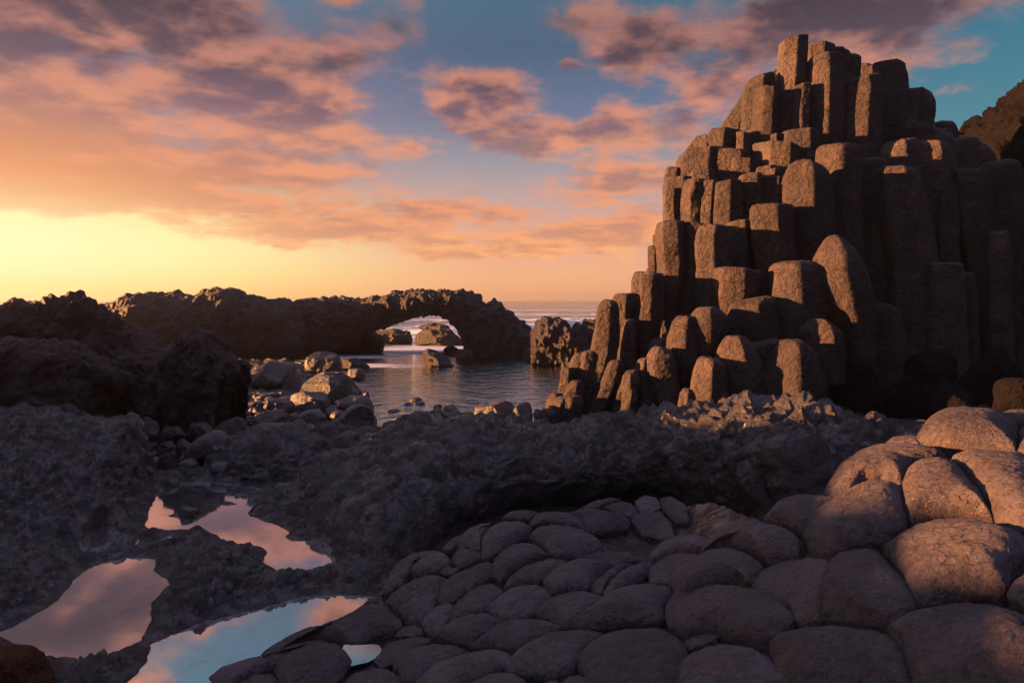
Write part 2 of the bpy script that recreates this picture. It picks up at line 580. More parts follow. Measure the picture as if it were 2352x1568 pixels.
POOLS4 = [
    [(-60, 1140), (20, 1122), (130, 1080), (250, 1020), (340, 950), (430, 850), (530, 770), (640, 730), (760, 706), (860, 710), (920, 740), (930, 790),
     (975, 860), (972, 900), (915, 960), (885, 1050), (860, 1130), (835, 1195), (740, 1240), (640, 1292), (520, 1318), (400, 1308), (280, 1280),
     (180, 1270), (120, 1225), (60, 1200), (-20, 1160)],
    [(930, 330), (1000, 290), (1060, 268), (1200, 265), (1700, 262), (1840, 215), (1860, 240), (1720, 300), (1640, 350), (1500, 390), (1465, 440),
     (1500, 470), (1560, 500), (1640, 510), (1690, 545), (1680, 590), (1740, 610), (1850, 610), (1930, 640), (1960, 700), (1960, 740),
     (1900, 780), (1780, 800), (1690, 810), (1640, 800), (1580, 750), (1550, 710), (1545, 655), (1470, 632), (1345, 612), (1290, 576),
     (1200, 545), (1130, 548), (1000, 552), (890, 545), (850, 480), (870, 430)],
    [(700, 1500), (760, 1442), (830, 1360), (880, 1250), (920, 1200), (1100, 1120), (1300, 1060), (1500, 1010), (1700, 950), (1850, 930), (2000, 925),
     (2200, 928), (2240, 960), (2100, 1010), (1960, 1120), (1840, 1200), (1700, 1240), (1580, 1330), (1440, 1400), (1300, 1450), (1200, 1560), (1000, 1700), (600, 1700)],
    [(465, 620), (520, 560), (600, 515), (690, 510), (700, 560), (800, 570), (820, 600), (780, 640), (700, 660), (600, 675), (500, 670)],
    [(925, 600), (970, 580), (1050, 572), (1055, 590), (1000, 605), (940, 612)],
]
POOLS = []
for pl in POOLS4:
    a = np.array(pl, float)
    X_, Y_ = Z4(a[:, 0], a[:, 1])
    w = PZ(X_, Y_, Z_POOL)[:, :2]
    POOLS.append(catmull(w, len(w) * 4, True))

POOL_NAMES = ['tide_pool'] * 5
for nm, pl in zip(POOL_NAMES, POOLS):
    lo, hi = pl.min(0) - .12, pl.max(0) + .12
    c = pl.mean(0)
    if len(pl) > 100:
        # grow the outline a little so that the shore hides its edge
        nrm = np.roll(pl, -1, 0) - np.roll(pl, 1, 0)
        nrm = np.stack([nrm[:, 1], -nrm[:, 0]], 1) / (np.linalg.norm(nrm, axis=1, keepdims=True) + 1e-9)
        t = pl + nrm * .03
        if poly_sdf(t[:, 0], t[:, 1], pl).mean() < 0:
            nrm = -nrm
        pl2 = pl + nrm * .10
    else:
        pl2 = c + (pl - c) * 1.12
    sheet(nm, pl2, M['pool'], Z_POOL)


def smooth01(t):
    t = np.clip(t, 0, 1)
    return t * t * (3 - 2 * t)


PAVE_EDGE = ([200, 462, 520, 600, 720, 850, 900, 960, 1040, 1160, 2000], [1700, 1570, 1535, 1505, 1470, 1400, 1330, 1285, 1240, 1190, 1190])


def ground_near():
    us = np.linspace(-1.12, .30, 980)
    ds = 1.0 / np.linspace(1 / 3.6, 1 / 13.5, 620)
    D, U = np.meshgrid(ds, us, indexing='ij')
    x, y = U * D, D
    jitter = np.stack([x, y, 0 * x], -1)
    jx = disp(jitter, [(2.3, .05, 'f'), (7, .022, 'f'), (19, .008, 'f')], 1)
    jy = disp(jitter, [(2.3, .05, 'f'), (7, .022, 'f'), (19, .008, 'f')], 2)
    sd = np.full(x.shape, 1e9)
    for pl in POOLS:
        lo, hi = pl.min(0) - 2.5, pl.max(0) + 2.5
        k = (x > lo[0]) & (x < hi[0]) & (y > lo[1]) & (y < hi[1])
        sd[k] = np.minimum(sd[k], poly_sdf((x + jx)[k], (y + jy)[k], pl))
    sd = np.minimum(sd, 2.5)
    land = .11 * (1 - np.exp(-np.maximum(sd, 0) / .26)) + .03 * np.sqrt(np.maximum(sd, 0))
    z = Z_POOL + np.where(sd > 0, land, np.maximum(sd * .8, -.25))
    # the big dark mound at the left, with a steep right side
    def edge(ax, ay, bx, by):
        ex, ey = bx - ax, by - ay
        L = math.hypot(ex, ey)
        return ((x - ax) * ey - (y - ay) * ex) / L       # >0 on the right of a->b
    wob = disp(jitter, [(.8, .25, 'f'), (2.1, .08, 'f')], 9)
    a = -(edge(-4.55, 7.9, -5.62, 10.9))                 # distance to the left of its right edge
    front = edge(-9.0, 6.7, -4.0, 8.2) * -1
    z = np.where(y > 10.3, np.minimum(z, .66 - .36 * smooth01((y - 10.3) / 1.0)), z)
    m = smooth01((11.9 - y + wob) / 1.5) * smooth01((a + wob * .35) / .38) * np.clip((front + wob * .5) / 2.5, 0, 1) ** .85
    z = np.maximum(z, z * (1 - m) + m * (1.42 + disp(jitter, [(.55, .07, 'f'), (1.2, .10, 'b'), (2.7, .07, 'b')], 4)))
    # left bank rising out of frame
    m2 = smooth01((-(x + 3.05) - (y - 4.3) * .42 + wob) / 1.6)
    z = z + m2 * .12 * (sd > 0) * np.clip(sd / .5, 0, 1)
    z = z + .17 * np.exp(-(((x + 3.06) / .62) ** 2 + ((y - 6.75) / .5) ** 2)) * np.clip(sd / .25, 0, 1)
    # bottom left corner hump with weed
    m3 = np.exp(-(((x + 3.05) / .42) ** 2 + ((y - 4.35) / .45) ** 2))
    z += .10 * m3 * (sd > 0)
    Pp = np.stack([x, y, z], -1)
    up = np.clip(sd / .18, 0, 1)
    d = disp(Pp, [(1.6, .050, 'f'), (4.1, .045, 'b'), (9.5, .034, 'b'), (22, .013, 'b'), (48, .005, 'f')], 6) * up + \
        disp(Pp, [(30, .004, 'f')], 3)
    n = gnormals(Pp)
    n *= np.sign(n[..., 2:])
    Pp = Pp + n * d[..., None]
    # dip under the pavement of column tops
    Xp, Yp = CX + F * Pp[..., 0] / Pp[..., 1], HY + F * (H - .45) / Pp[..., 1]
    cr = np.interp(Xp, PAVE_EDGE[0], PAVE_EDGE[1])
    k = smooth01((Yp - cr - 4) / 30)
    hol = smooth01((Xp - 870) / 90) * smooth01((cr + 40 - Yp) / 40)
    Pp[..., 2] = Pp[..., 2] * (1 - hol) + np.minimum(Pp[..., 2] - .1, .32) * hol
    Pp[..., 2] = np.where(k > 0, np.minimum(Pp[..., 2], Pp[..., 2] * (1 - k) + k * .18), Pp[..., 2])
    # never lift a pool's own basin out of the water
    Pp[..., 2] = np.where(sd < -.01, np.minimum(Pp[..., 2], Z_POOL - .004), Pp[..., 2])
    o = mesh_obj('ground', Pp, gfaces(*x.shape, flip=True), M['shelf'], origin=(0, 0, 0))
    tag(o, kind='structure')


ground_near()


def ground_far():
    """sea bed, the left shore under the boulders and the land behind the viewer"""
    xs = np.linspace(-30, 30, 500)
    ys = np.linspace(12.4, 34, 330)
    Y_, X_ = np.meshgrid(ys, xs, indexing='ij')
    Pp = np.stack([X_, Y_, 0 * X_], -1)
    shore = smooth01((-(X_ + 3.6 + (Y_ - 12) * .16) + disp(Pp, [(.35, .8, 'f')], 2)) / 2.4)
    near = smooth01((12.9 - Y_) / 2.5)
    rt = smooth01((X_ - 2.6) / 2.0)
    z = -.45 + .62 * shore + .75 * near + .65 * rt
    Pp[..., 2] = z + disp(Pp, [(.6, .14, 'f'), (1.7, .10, 'b'), (4.3, .05, 'b')], 8)
    o = mesh_obj('ground', Pp, gfaces(*X_.shape, flip=True), M['lava'], origin=(0, 0, 0))
    tag(o, kind='structure')
    xs = np.linspace(-40, 40, 120)
    ys = np.linspace(-60, 3.7, 90)
    Y_, X_ = np.meshgrid(ys, xs, indexing='ij')
    Pp = np.stack([X_, Y_, 0 * X_], -1)
    Pp[..., 2] = .55 + .10 * np.maximum(-Y_, 0) + disp(Pp, [(.1, .7, 'f'), (.4, .25, 'f')], 8) * np.clip((3 - Y_) / 6, 0, 1) - .5 * np.clip((Y_ - 1) / 2, 0, 1)
    o = mesh_obj('ground', Pp, gfaces(*X_.shape, flip=True), M['lava'], origin=(0, 0, 0))
    tag(o, kind='structure')


ground_far()


# ------------------------------------------------------------------ big rock masses
def tube(name, st, D, T, m, nu, nv, layers, seed=0, parent=None, ex=.62, zbot=-.6, inner=None, exb=None):
    """st: list of (X, Ytop[, Ybottom]) along the silhouette; D, T: depth of the crest and half thickness
    (numbers or lists matching st). A closed body with a superellipse section."""
    st = [tuple(s) + ((None,) if len(s) == 2 else ()) for s in st]
    n = len(st)
    Dv = np.full(n, D) if np.isscalar(D) else np.interp(np.arange(n), np.linspace(0, n - 1, len(D)), D)
    Tv = np.full(n, T) if np.isscalar(T) else np.interp(np.arange(n), np.linspace(0, n - 1, len(T)), T)
    xs = np.array([s[0] for s in st], float)
    xw = Dv * (xs - CX) / F
    zt = H + Dv * (HY - np.array([s[1] for s in st], float)) / F
    zb = np.array([zbot if s[2] is None else H + d * (HY - s[2]) / F for s, d in zip(st, Dv)])
    L = np.concatenate([[0], np.cumsum(np.hypot(np.diff(xw), np.diff(zt)) + np.abs(np.diff(zb)) * .5 + .02)])
    t = np.linspace(0, L[-1], nu)
    xw, zt, zb, Dv, Tv = (np.interp(t, L, q) for q in (xw, zt, zb, Dv, Tv))
    a = np.linspace(0, 2 * math.pi, nv, endpoint=False)
    ca, sa = np.cos(a), np.sin(a)
    pc = np.sign(ca) * np.abs(ca) ** ex
    ps = np.sign(sa) * np.abs(sa) ** (exb or ex)
    endf = np.clip(np.minimum(t, L[-1] - t) / (L[-1] * .02 + .15), 0, 1) ** .5
    hh = np.maximum((zt - zb) / 2, .05)
    mid = (zt + zb) / 2
    Pp = np.stack([xw[:, None] + 0 * a, Dv[:, None] + (Tv * (.15 + .85 * endf))[:, None] * pc, mid[:, None] + hh[:, None] * ps], -1)
    nrm = gnormals(Pp, False, True)
    cen = np.stack([xw, Dv, mid], -1)[:, None]
    if ((Pp - cen) * nrm).sum() < 0:
        nrm = -nrm
        flip = True
    else:
        flip = False
    Pp = Pp + nrm * disp(Pp, layers, seed)[..., None]
    o = mesh_obj(name, Pp, gfaces(nu, nv, False, True, flip=not flip), m, parent)
    return o


def loaf(name, crest, foot, back, m, nu, nv, layers, seed=0, parent=None, bulge=1.0, stretch=(1, 1, 1)):
    """crest, foot: lists of (X, Y, z) read off the photograph; the body runs foot -> crest -> back"""
    def w(pts, n):
        p = np.array([PZ(x, y, z) for x, y, z in pts])
        L = np.concatenate([[0], np.cumsum(np.linalg.norm(np.diff(p, axis=0), axis=1))])
        t = np.linspace(0, L[-1], n)
        q = np.stack([np.interp(t, L, p[:, i]) for i in range(3)], -1)
        k = np.hanning(n // 18 | 1)
        k /= k.sum()
        for i in range(3):
            q[:, i] = np.convolve(np.pad(q[:, i], len(k) // 2, mode='edge'), k, 'valid')[:n]
        return q
    C, Ft = w(crest, nu), w(foot, nu)
    B = C + np.array([0, 1.0, 0]) * np.linspace(back[0], back[1], nu)[:, None]
    B[:, 2] = -.5
    nf = int(nv * .72)
    s = np.linspace(0, 1, nf)[None, :, None] * math.pi / 2
    hor = 1 - np.cos(s) ** bulge
    bel = np.interp(C[:, 0] * F / C[:, 1] + CX, [850, 1050, 1250, 1650, 1900], [0, .3, .55, .6, .25])[:, None, None] * np.sin(s * 2) ** 1.5 if bulge < .7 else 0
    hor = hor - bel / np.maximum((C - Ft)[:, None, 1:2], .6)
    ver = np.sin(s) ** .9
    front = np.concatenate([Ft[:, None, :2] + (C - Ft)[:, None, :2] * hor, Ft[:, None, 2:] + (C - Ft)[:, None, 2:] * ver], -1)
    s = np.linspace(0, 1, nv - nf + 1)[None, 1:, None] * math.pi / 2
    bk = np.concatenate([C[:, None, :2] + (B - C)[:, None, :2] * np.sin(s), C[:, None, 2:] + (B - C)[:, None, 2:] * (1 - np.cos(s))], -1)
    low = Ft[:, None, :] + np.array([0, -.05, -.5])
    Pp = np.concatenate([low, front, bk], 1)
    nrm = gnormals(Pp)
    if nrm[..., 2].mean() < 0:
        nrm = -nrm
        fl = False
    else:
        fl = True
    amp = np.interp(C[:, 0] * F / C[:, 1] + CX, [600, 1200, 1500, 2100], [.8, 1, 1.25, 1.25])[:, None, None] if bulge < .7 else 1
    if bulge < .7:
        amp = amp * np.interp(np.arange(Pp.shape[1]), [0, nf * .35, nf * .6, nf], [.35, .45, .9, 1.0])[None, :, None]
    Pp = Pp + nrm * amp * disp(Pp * stretch + disp(Pp, [(1.1, .10, 'f')], 9)[..., None] * np.array([.3, 1, .6]), layers, seed)[..., None]
    return mesh_obj(name, Pp, gfaces(Pp.shape[0], Pp.shape[1], flip=False), m, parent)


# the middle ridge
ridge = loaf('lava_ridge',
             [(560, 1180, .30), (600, 1160, .46), (660, 1120, .62), (760, 1050, .85), (860, 988, 1.02), (1000, 962, 1.12), (1180, 972, 1.1), (1260, 990, 1.05), (1400, 968, 1.2),
              (1550, 948, 1.42), (1700, 925, 1.65), (1850, 930, 1.62), (1960, 965, 1.48), (2080, 995, 1.35), (2240, 1010, 1.25)],
             [(565, 1195, .28), (600, 1190, .34), (655, 1204, .34), (712, 1228, .33), (800, 1275, .32), (870, 1345, .30), (950, 1295, .2), (1050, 1240, .15), (1200, 1195, .1), (1350, 1185, .1),
              (1500, 1180, .15), (1650, 1190, .3), (1800, 1195, .6), (2000, 1120, .9), (2240, 1060, 1.0)],
             (1.6, 2.6), M['lava'], 1150, 330,
             [(.5, .16, 'f'), (1.2, .10, 'b'), (2.7, .13, 'b'), (6.0, .055, 'b'), (14, .018, 'b'), (38, .005, 'f')], 2, bulge=.6, stretch=(.85, 1, 1.05))
tag(ridge, 'long black lumpy lava ridge crossing the view in front of the column stack', 'lava ridge')

slab = loaf('rock_slab',
            [(385, 1100, .36), (422, 1079, .48), (466, 1063, .56), (486, 1036, .68), (532, 1014, .80), (584, 990, .90), (624, 976, .95), (668, 974, .95), (690, 984, .88), (700, 988, .86), (720, 980, .88), (747, 978, .90), (791, 984, .85),
             (835, 984, .85), (900, 985, .8), (960, 990, .6)],
            [(388, 1110, .3), (450, 1112, .33), (560, 1120, .33), (640, 1118, .33), (720, 1112, .33), (800, 1095, .33), (900, 1060, .35), (960, 1030, .35)],
            (.9, 1.2), M['slab'], 620, 190,
            [(.8, .08, 'f'), (1.9, .12, 'b'), (4.6, .06, 'b'), (11, .026, 'b'), (27, .009, 'b')], 5, stretch=(.7, 1, 1), bulge=.8)
tag(slab, 'low rough slab of dark lava at the far edge of the upper tide pool', 'rock slab')

# sea arch
AT = [(0, 265), (80, 266), (150, 255), (250, 275), (330, 270), (400, 262), (450, 250), (500, 250), (560, 238), (640, 235), (700, 245), (780, 240), (850, 220), (930, 222),
      (960, 200), (1030, 195), (1060, 185), (1100, 180), (1180, 185), (1230, 182), (1270, 190), (1300, 180), (1340, 184), (1385, 196), (1410, 176), (1430, 172), (1450, 190), (1480, 200), (1510, 215), (1540, 215),
      (1570, 255), (1600, 265), (1640, 235), (1680, 270), (1710, 320), (1760, 335), (1800, 390), (1830, 430), (1870, 450), (1910, 500), (1960, 600)]
AB = [(0, None), (575, None), (585, 610), (640, 545), (800, 482), (895, 450), (960, 418), (1050, 383), (1130, 362), (1200, 345), (1260, 350), (1330, 366), (1370, 410), (1400, 470), (1440, 560), (1455, 640), (1456, None), (1960, None)]
bx = [b[0] for b in AB]
by = [b[1] if b[1] is not None else 760 for b in AB]
xs_all = sorted(set([a[0] for a in AT] + bx))
st = []
for x in xs_all:
    t = np.interp(x, [a[0] for a in AT], [a[1] for a in AT])
    b = np.interp(x, bx, by)
    X_, Yt = Z3(x, t)
    _, Yb = Z3(x, b)
    st.append((float(X_), float(Yt) + 2, float(Yb)))
arch = tube('sea_arch', st, 40, 2.1, M['far'], 1000, 200,
            [(.22, .16, 'f'), (.8, .12, 'b'), (1.7, .14, 'b'), (3.6, .06, 'b'), (8, .02, 'f')], 3, ex=.8)
tag(arch, 'natural rock arch with a knobbly top spanning the lagoon entrance', 'rock arch')

bridge = tube('rock_ridge', [(120, 760), (180, 706), (240, 694), (285, 685), (300, 676), (335, 670), (360, 676), (400, 682), (470, 686), (480, 678), (500, 674), (548, 675), (562, 688), (600, 692), (640, 692), (680, 700), (715, 760)],
              [36, 37, 38, 39], [2.2, 2.2, 2.2], M['far'], 620, 170,
              [(.2, .4, 'f'), (.5, .22, 'b'), (1.3, .13, 'b'), (3.2, .06, 'b'), (8, .02, 'f')], 8, ex=.9)
tag(bridge, 'long hazy rock ridge with two low humps left of the arch', 'rock ridge')

LM = [(-60000, -3400, .6), (-17500, -540, 2), (-8000, 75, 4), (-5000, 255, 6), (-3400, 375, 8), (-2200, 589, 9.5), (-1500, 617, 11), (-900, 629, 12), (-600, 637, 12.5), (-300, 655, 13.3), (-60, 686, 14.8), (0, 684, 15.0), (40, 690, 15.1),  # stations left of the view are unseen, added and raised to shade the pavement
      (100, 680, 15.1), (130, 675, 15.2), (180, 672, 15.2), (218, 676, 15.3), (232, 690, 15.3), (255, 725, 15.3), (300, 790, 15.3), (345, 880, 15.3), (380, 960, 15.3)]
lm = tube('rock_ridge', [(x, y + 11) for x, y, d in LM], [d for x, y, d in LM], [2.4, 2.4, 2.2, 1.3, .9], M['far'], 760, 200,
          [(.25, .22, 'f'), (.7, .22, 'b'), (1.7, .17, 'b'), (4.2, .09, 'b'), (10, .04, 'b')], 12, ex=.95)
tag(lm, 'tall glowing rock ridge with a flat top at the left edge under the sun glow, with an unseen end added for shade', 'rock ridge')

l2 = tube('rock_mass', [(-700, 700), (-300, 760), (0, 798), (57, 797), (88, 802), (141, 800), (176, 810), (207, 834), (246, 860), (243, 880), (246, 920), (252, 970)],
          [11.2, 12.2, 13], [1.4, 1.0], M['far'], 430, 200,
          [(.35, .24, 'f'), (.9, .16, 'b'), (2.3, .11, 'b'), (6, .05, 'b'), (15, .022, 'b')], 15, ex=.9)
tag(l2, 'cracked brown rock mass at the left edge below the glowing ridge', 'rock mass')

l3 = tube('rock_mass', [(130, 850), (150, 800), (200, 790), (255, 793), (286, 826), (318, 868), (340, 890), (352, 940)], [15.2, 15.4], [1.0, .8], M['far'], 260, 150,
          [(.5, .20, 'f'), (1.2, .14, 'b'), (3, .08, 'b'), (8, .035, 'b')], 21, ex=.9)
tag(l3, 'sloping rock shoulder between the cracked mass and the upright rock pillar', 'rock mass')

sad = tube('rock_mass', [(170, 760), (200, 722), (245, 735), (290, 752), (335, 780), (380, 800), (430, 842), (480, 880), (520, 930)], [24.5, 24.5, 24.5], [2.4, 2.4, 2.0], M['far'], 330, 150,
           [(.3, .25, 'f'), (.8, .24, 'b'), (2, .15, 'b'), (5, .07, 'b'), (12, .03, 'b')], 24, ex=.9)
tag(sad, 'broken brown rock saddle between the left ridge and the ridge of the arch', 'rock mass')

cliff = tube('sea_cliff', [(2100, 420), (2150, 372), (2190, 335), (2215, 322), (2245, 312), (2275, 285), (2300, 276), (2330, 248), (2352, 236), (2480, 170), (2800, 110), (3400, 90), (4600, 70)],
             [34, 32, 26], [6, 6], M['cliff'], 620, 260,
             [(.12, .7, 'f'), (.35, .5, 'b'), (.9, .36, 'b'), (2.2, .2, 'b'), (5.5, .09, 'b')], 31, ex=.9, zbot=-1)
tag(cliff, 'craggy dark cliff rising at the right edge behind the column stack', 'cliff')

sr = [(1895, 640), (1900, 520), (1910, 462), (1940, 402), (1975, 378), (2010, 382), (2030, 400), (2050, 384), (2085, 370), (2120, 384), (2140, 405), (2165, 440), (2190, 412), (2220, 420), (2238, 436), (2262, 388), (2300, 384), (2352, 400), (2450, 430), (2560, 470), (2640, 560)]
searock = tube('sea_rock', [(float(Z3(x, y)[0]), float(Z3(x, y)[1])) for x, y in sr], 34.3, 1.4, M['far'], 360, 170,
               [(.5, .14, 'f'), (1.1, .16, 'b'), (2.8, .11, 'b'), (7, .05, 'f')], 17, ex=.7)
tag(searock, 'dark knobbly sea rock with three humps between the arch and the column stack', 'sea rock')

pil = tube('rock_pillar', [(300, 1010), (312, 973), (325, 938), (340, 905), (345, 870), (360, 854), (380, 842), (388, 815), (415, 790), (422, 764), (444, 752), (466, 754), (496, 781), (506, 806), (531, 826), (527, 859), (515, 885), (508, 915), (497, 940), (486, 990)],
           15.4, [.7, 1.0, .8], M['far'], 380, 170, [(.7, .12, 'f'), (1.6, .11, 'b'), (3.6, .09, 'b'), (9, .04, 'b'), (20, .015, 'f')], 61, ex=.85, zbot=-.3)
tag(pil, 'upright craggy rock pillar behind the boulder shore', 'rock pillar')
# ------------------------------------------------------------------ boulders
def boulder_pts(nu, nv, seed, ex=.8, cuts=7, cut=.78):
    rs = np.random.RandomState(seed)
    th = np.linspace(0, 2 * math.pi, nu, endpoint=False)
    ph = np.linspace(-math.pi / 2, math.pi / 2, nv)
    T_, Ph = np.meshgrid(th, ph, indexing='ij')
    s = lambda v: np.sign(v) * np.abs(v) ** ex
    d = np.stack([np.cos(Ph) * np.cos(T_), np.cos(Ph) * np.sin(T_), np.sin(Ph)], -1)
    r = 1.0 / ((np.abs(d) ** (2 / ex)).sum(-1) ** (ex / 2))
    p = d * r[..., None]
    for _ in range(cuts):
        n = rs.normal(size=3)
        n[2] = abs(n[2]) * .6 + .05 if rs.rand() < .7 else n[2]
        n /= np.linalg.norm(n)
        h = cut + rs.rand() * .16
        k = (p @ n) - h
        k = np.where(k > -.06, (k + .06) ** 2 / .24 * (k < .06) + k * (k >= .06), 0)
        p = p - n * k[..., None]
    return p


def boulder(x0, x1, yt, yb, label=None, Zf=Z3, z0=0.0, seed=1, m='boulder', D=None, dz=.9, tilt=0.0, cuts=9, cut=.70, rough=1.3, cat='boulder',
            name='boulder', group=None, ex=.8, lean=0.0, sink=.25):
    """fills the photograph's rectangle; its foot row on ground height z0 gives the distance"""
    (X0, Y0), (X1, Y1) = Zf(x0, yt), Zf(x1, yb)
    X0, X1, Y0, Y1 = float(X0), float(X1), float(Y0), float(Y1)
    if D is None:
        D = (H - z0) * F / (Y1 - HY)
    rx = (X1 - X0) / 2 * D / F
    D = D + rx * dz * .6
    rx = (X1 - X0) / 2 * D / F
    zt = H + D * (HY - Y0) / F
    zb = H + D * (HY - Y1) / F
    h = zt - zb
    c = np.array([D * ((X0 + X1) / 2 - CX) / F, D, zb + h * (.5 - sink * .5)])
    rz = h * (.5 + sink * .5)
    px = (X1 - X0)
    nu = int(np.clip(px * 1.1, 36, 260))
    nv = int(np.clip(nu * .6, 22, 170))
    p = boulder_pts(nu, nv, seed, ex, cuts, cut)
    p = p / np.abs(p).max((0, 1))
    if lean:
        p[..., 0] += lean * (p[..., 2])
        p[..., 0] /= np.abs(p[..., 0]).max()
    if tilt:
        ct, stl = math.cos(tilt), math.sin(tilt)
        q = p * (1, 1, .62)
        p = np.stack([q[..., 0] * ct - q[..., 2] * stl, q[..., 1], q[..., 0] * stl + q[..., 2] * ct], -1)
        p = p / np.abs(p).max((0, 1))
    Pp = c + p * (rx, rx * dz, rz)
    n = gnormals(Pp, True, False)
    if ((Pp - c) * n).sum() < 0:
        n = -n
    R = (rx + rz) / 2
    Pp = Pp + n * (disp(Pp, [(.9 / R, .07 * R * rough, 'f'), (2.6 / R, .035 * R * rough, 'f'), (7 / R, .014 * R * rough, 'b'), (17 / R, .006 * R * rough, 'f')], seed)[..., None])
    o = mesh_obj(name, Pp, gfaces(nu, nv, True, False), M[m], origin=(c[0], c[1], c[2] - rz))
    if label:
        tag(o, label, cat, group)
    return o


GB = 'boulders along the lagoon shore'
bl = [
    # x0, x1, ytop, ybottom, label, options
    (1130, 1372, 586, 698, 'pointed dark rock standing in the lagoon below the arch opening', dict(seed=3, m='far', rough=1.6, lean=-.35, cut=.62)),
    (1300, 1420, 560, 622, 'small rounded rock touching the foot of the arch pier', dict(seed=4, m='far')),
    (1368, 1500, 575, 652, 'low dark rock at the base of the arch pier, right of the pointed rock', dict(seed=5, m='far')),
    (560, 916, 470, 606, 'broad domed rock in the water in front of the arch on its left', dict(seed=6, m='far', rough=1.5, dz=.8)),
    (20, 348, 645, 850, 'big blocky boulder at the back of the shore, left of the flat topped one', dict(seed=7, z0=.12, cut=.66, rough=1.4)),
    (345, 752, 735, 975, 'largest dark angular boulder at the left edge of the lagoon', dict(seed=18, m='lava', cut=.68, rough=1.3)),
    (375, 610, 598, 735, 'pale smooth topped boulder beside the foot of the arch', dict(seed=9, z0=.1, cuts=3)),
    (570, 806, 640, 722, 'flat dark rock shelf reaching into the lagoon', dict(seed=10, m='far')),
    (650, 772, 708, 784, 'small dark stone between the flat shelf and the largest boulder', dict(seed=11)),
    (748, 808, 872, 938, 'small dark stone leaning on the lagoon side of the largest boulder', dict(seed=12)),
    (590, 828, 895, 1045, 'pale round boulder with a groove near the lagoon shore', dict(seed=13, cuts=2, ex=.9)),
    (608, 920, 942, 1115, 'pyramid shaped boulder pointing up at the near shore', dict(seed=14, cuts=4, cut=.45, lean=.05, m='boulder', z0=.1, ex=1.25)),
    (228, 532, 858, 1010, 'broad dark boulder with a reddish lit edge behind the smooth oval stone', dict(seed=15, z0=.15)),
    (20, 288, 908, 1045, 'rounded boulder at the left of the shore with a second stone against it', dict(seed=16, z0=.15, cuts=3)),
    (318, 514, 988, 1105, 'smooth pale oval stone in the middle of the boulder shore', dict(seed=17, cuts=1, ex=1.0, rough=.5, z0=.15)),
    (55, 302, 990, 1100, 'dark flat sided stone left of the smooth oval stone', dict(seed=18, z0=.18, cut=.66)),
    (5, 265, 1072, 1150, 'long low stone lying on the rough slab', dict(seed=19, z0=.3, m='boulder')),
    (285, 370, 1055, 1120, 'small angular stone below the smooth oval stone', dict(seed=20, z0=.25)),
    (938, 1115, 1026, 1090, 'low warm lit rock at the near edge of the lagoon', dict(seed=21, cut=.7, z0=.05)),
    (1196, 1292, 988, 1044, 'small round stone left of the cluster at the near lagoon edge', dict(seed=22)),
    (1284, 1418, 953, 1022, 'domed stone at the top of the cluster at the near lagoon edge', dict(seed=23)),
    (1213, 1400, 998, 1076, 'wide brown stone in front of the cluster at the near lagoon edge', dict(seed=24, z0=.1)),
    (1272, 1425, 1014, 1072, 'flattish reddish stone at the right of the near cluster', dict(seed=25, z0=.15)),
    (1232, 1292, 950, 986, 'tiny wet stone just offshore behind the near cluster', dict(seed=26)),
    (1138, 1202, 998, 1040, 'tiny dark stone left of the small round stone', dict(seed=27)),
    (1128, 1216, 1036, 1082, 'reddish stone against the crest of the lava ridge', dict(seed=28, z0=.15)),
    (928, 1014, 980, 1004, 'flat wet stone awash nearest the boulder shore', dict(seed=29, sink=.6)),
    (1028, 1098, 938, 960, 'small awash stone left of its twin in the lagoon', dict(seed=30, sink=.6)),
    (1108, 1180, 934, 958, 'small awash stone right of its twin in the lagoon', dict(seed=31, sink=.6)),
    (1072, 1166, 905, 928, 'farthest awash stone in the shallow part of the lagoon', dict(seed=32, sink=.6)),
    (1500, 1790, 922, 1075, 'big domed dark boulder on the far side of the lava ridge', dict(seed=33, cuts=4)),
    (1768, 1900, 938, 1100, 'upright rounded boulder right of the big domed boulder', dict(seed=34, cuts=2, ex=.7, dz=1.1)),
    (1893, 1990, 982, 1060, 'small blue grey rock between the upright boulder and the columns', dict(seed=35)),
    (1830, 1925, 556, 662, 'warm lit rock at the left foot of the knobbly sea rock', dict(seed=36, m='far', rough=1.6)),
]
for x0, x1, yt, yb, lab, kw in bl:
    boulder(x0, x1, yt, yb, lab, Z3, group=GB if len(lab) < 0 else None, **kw)

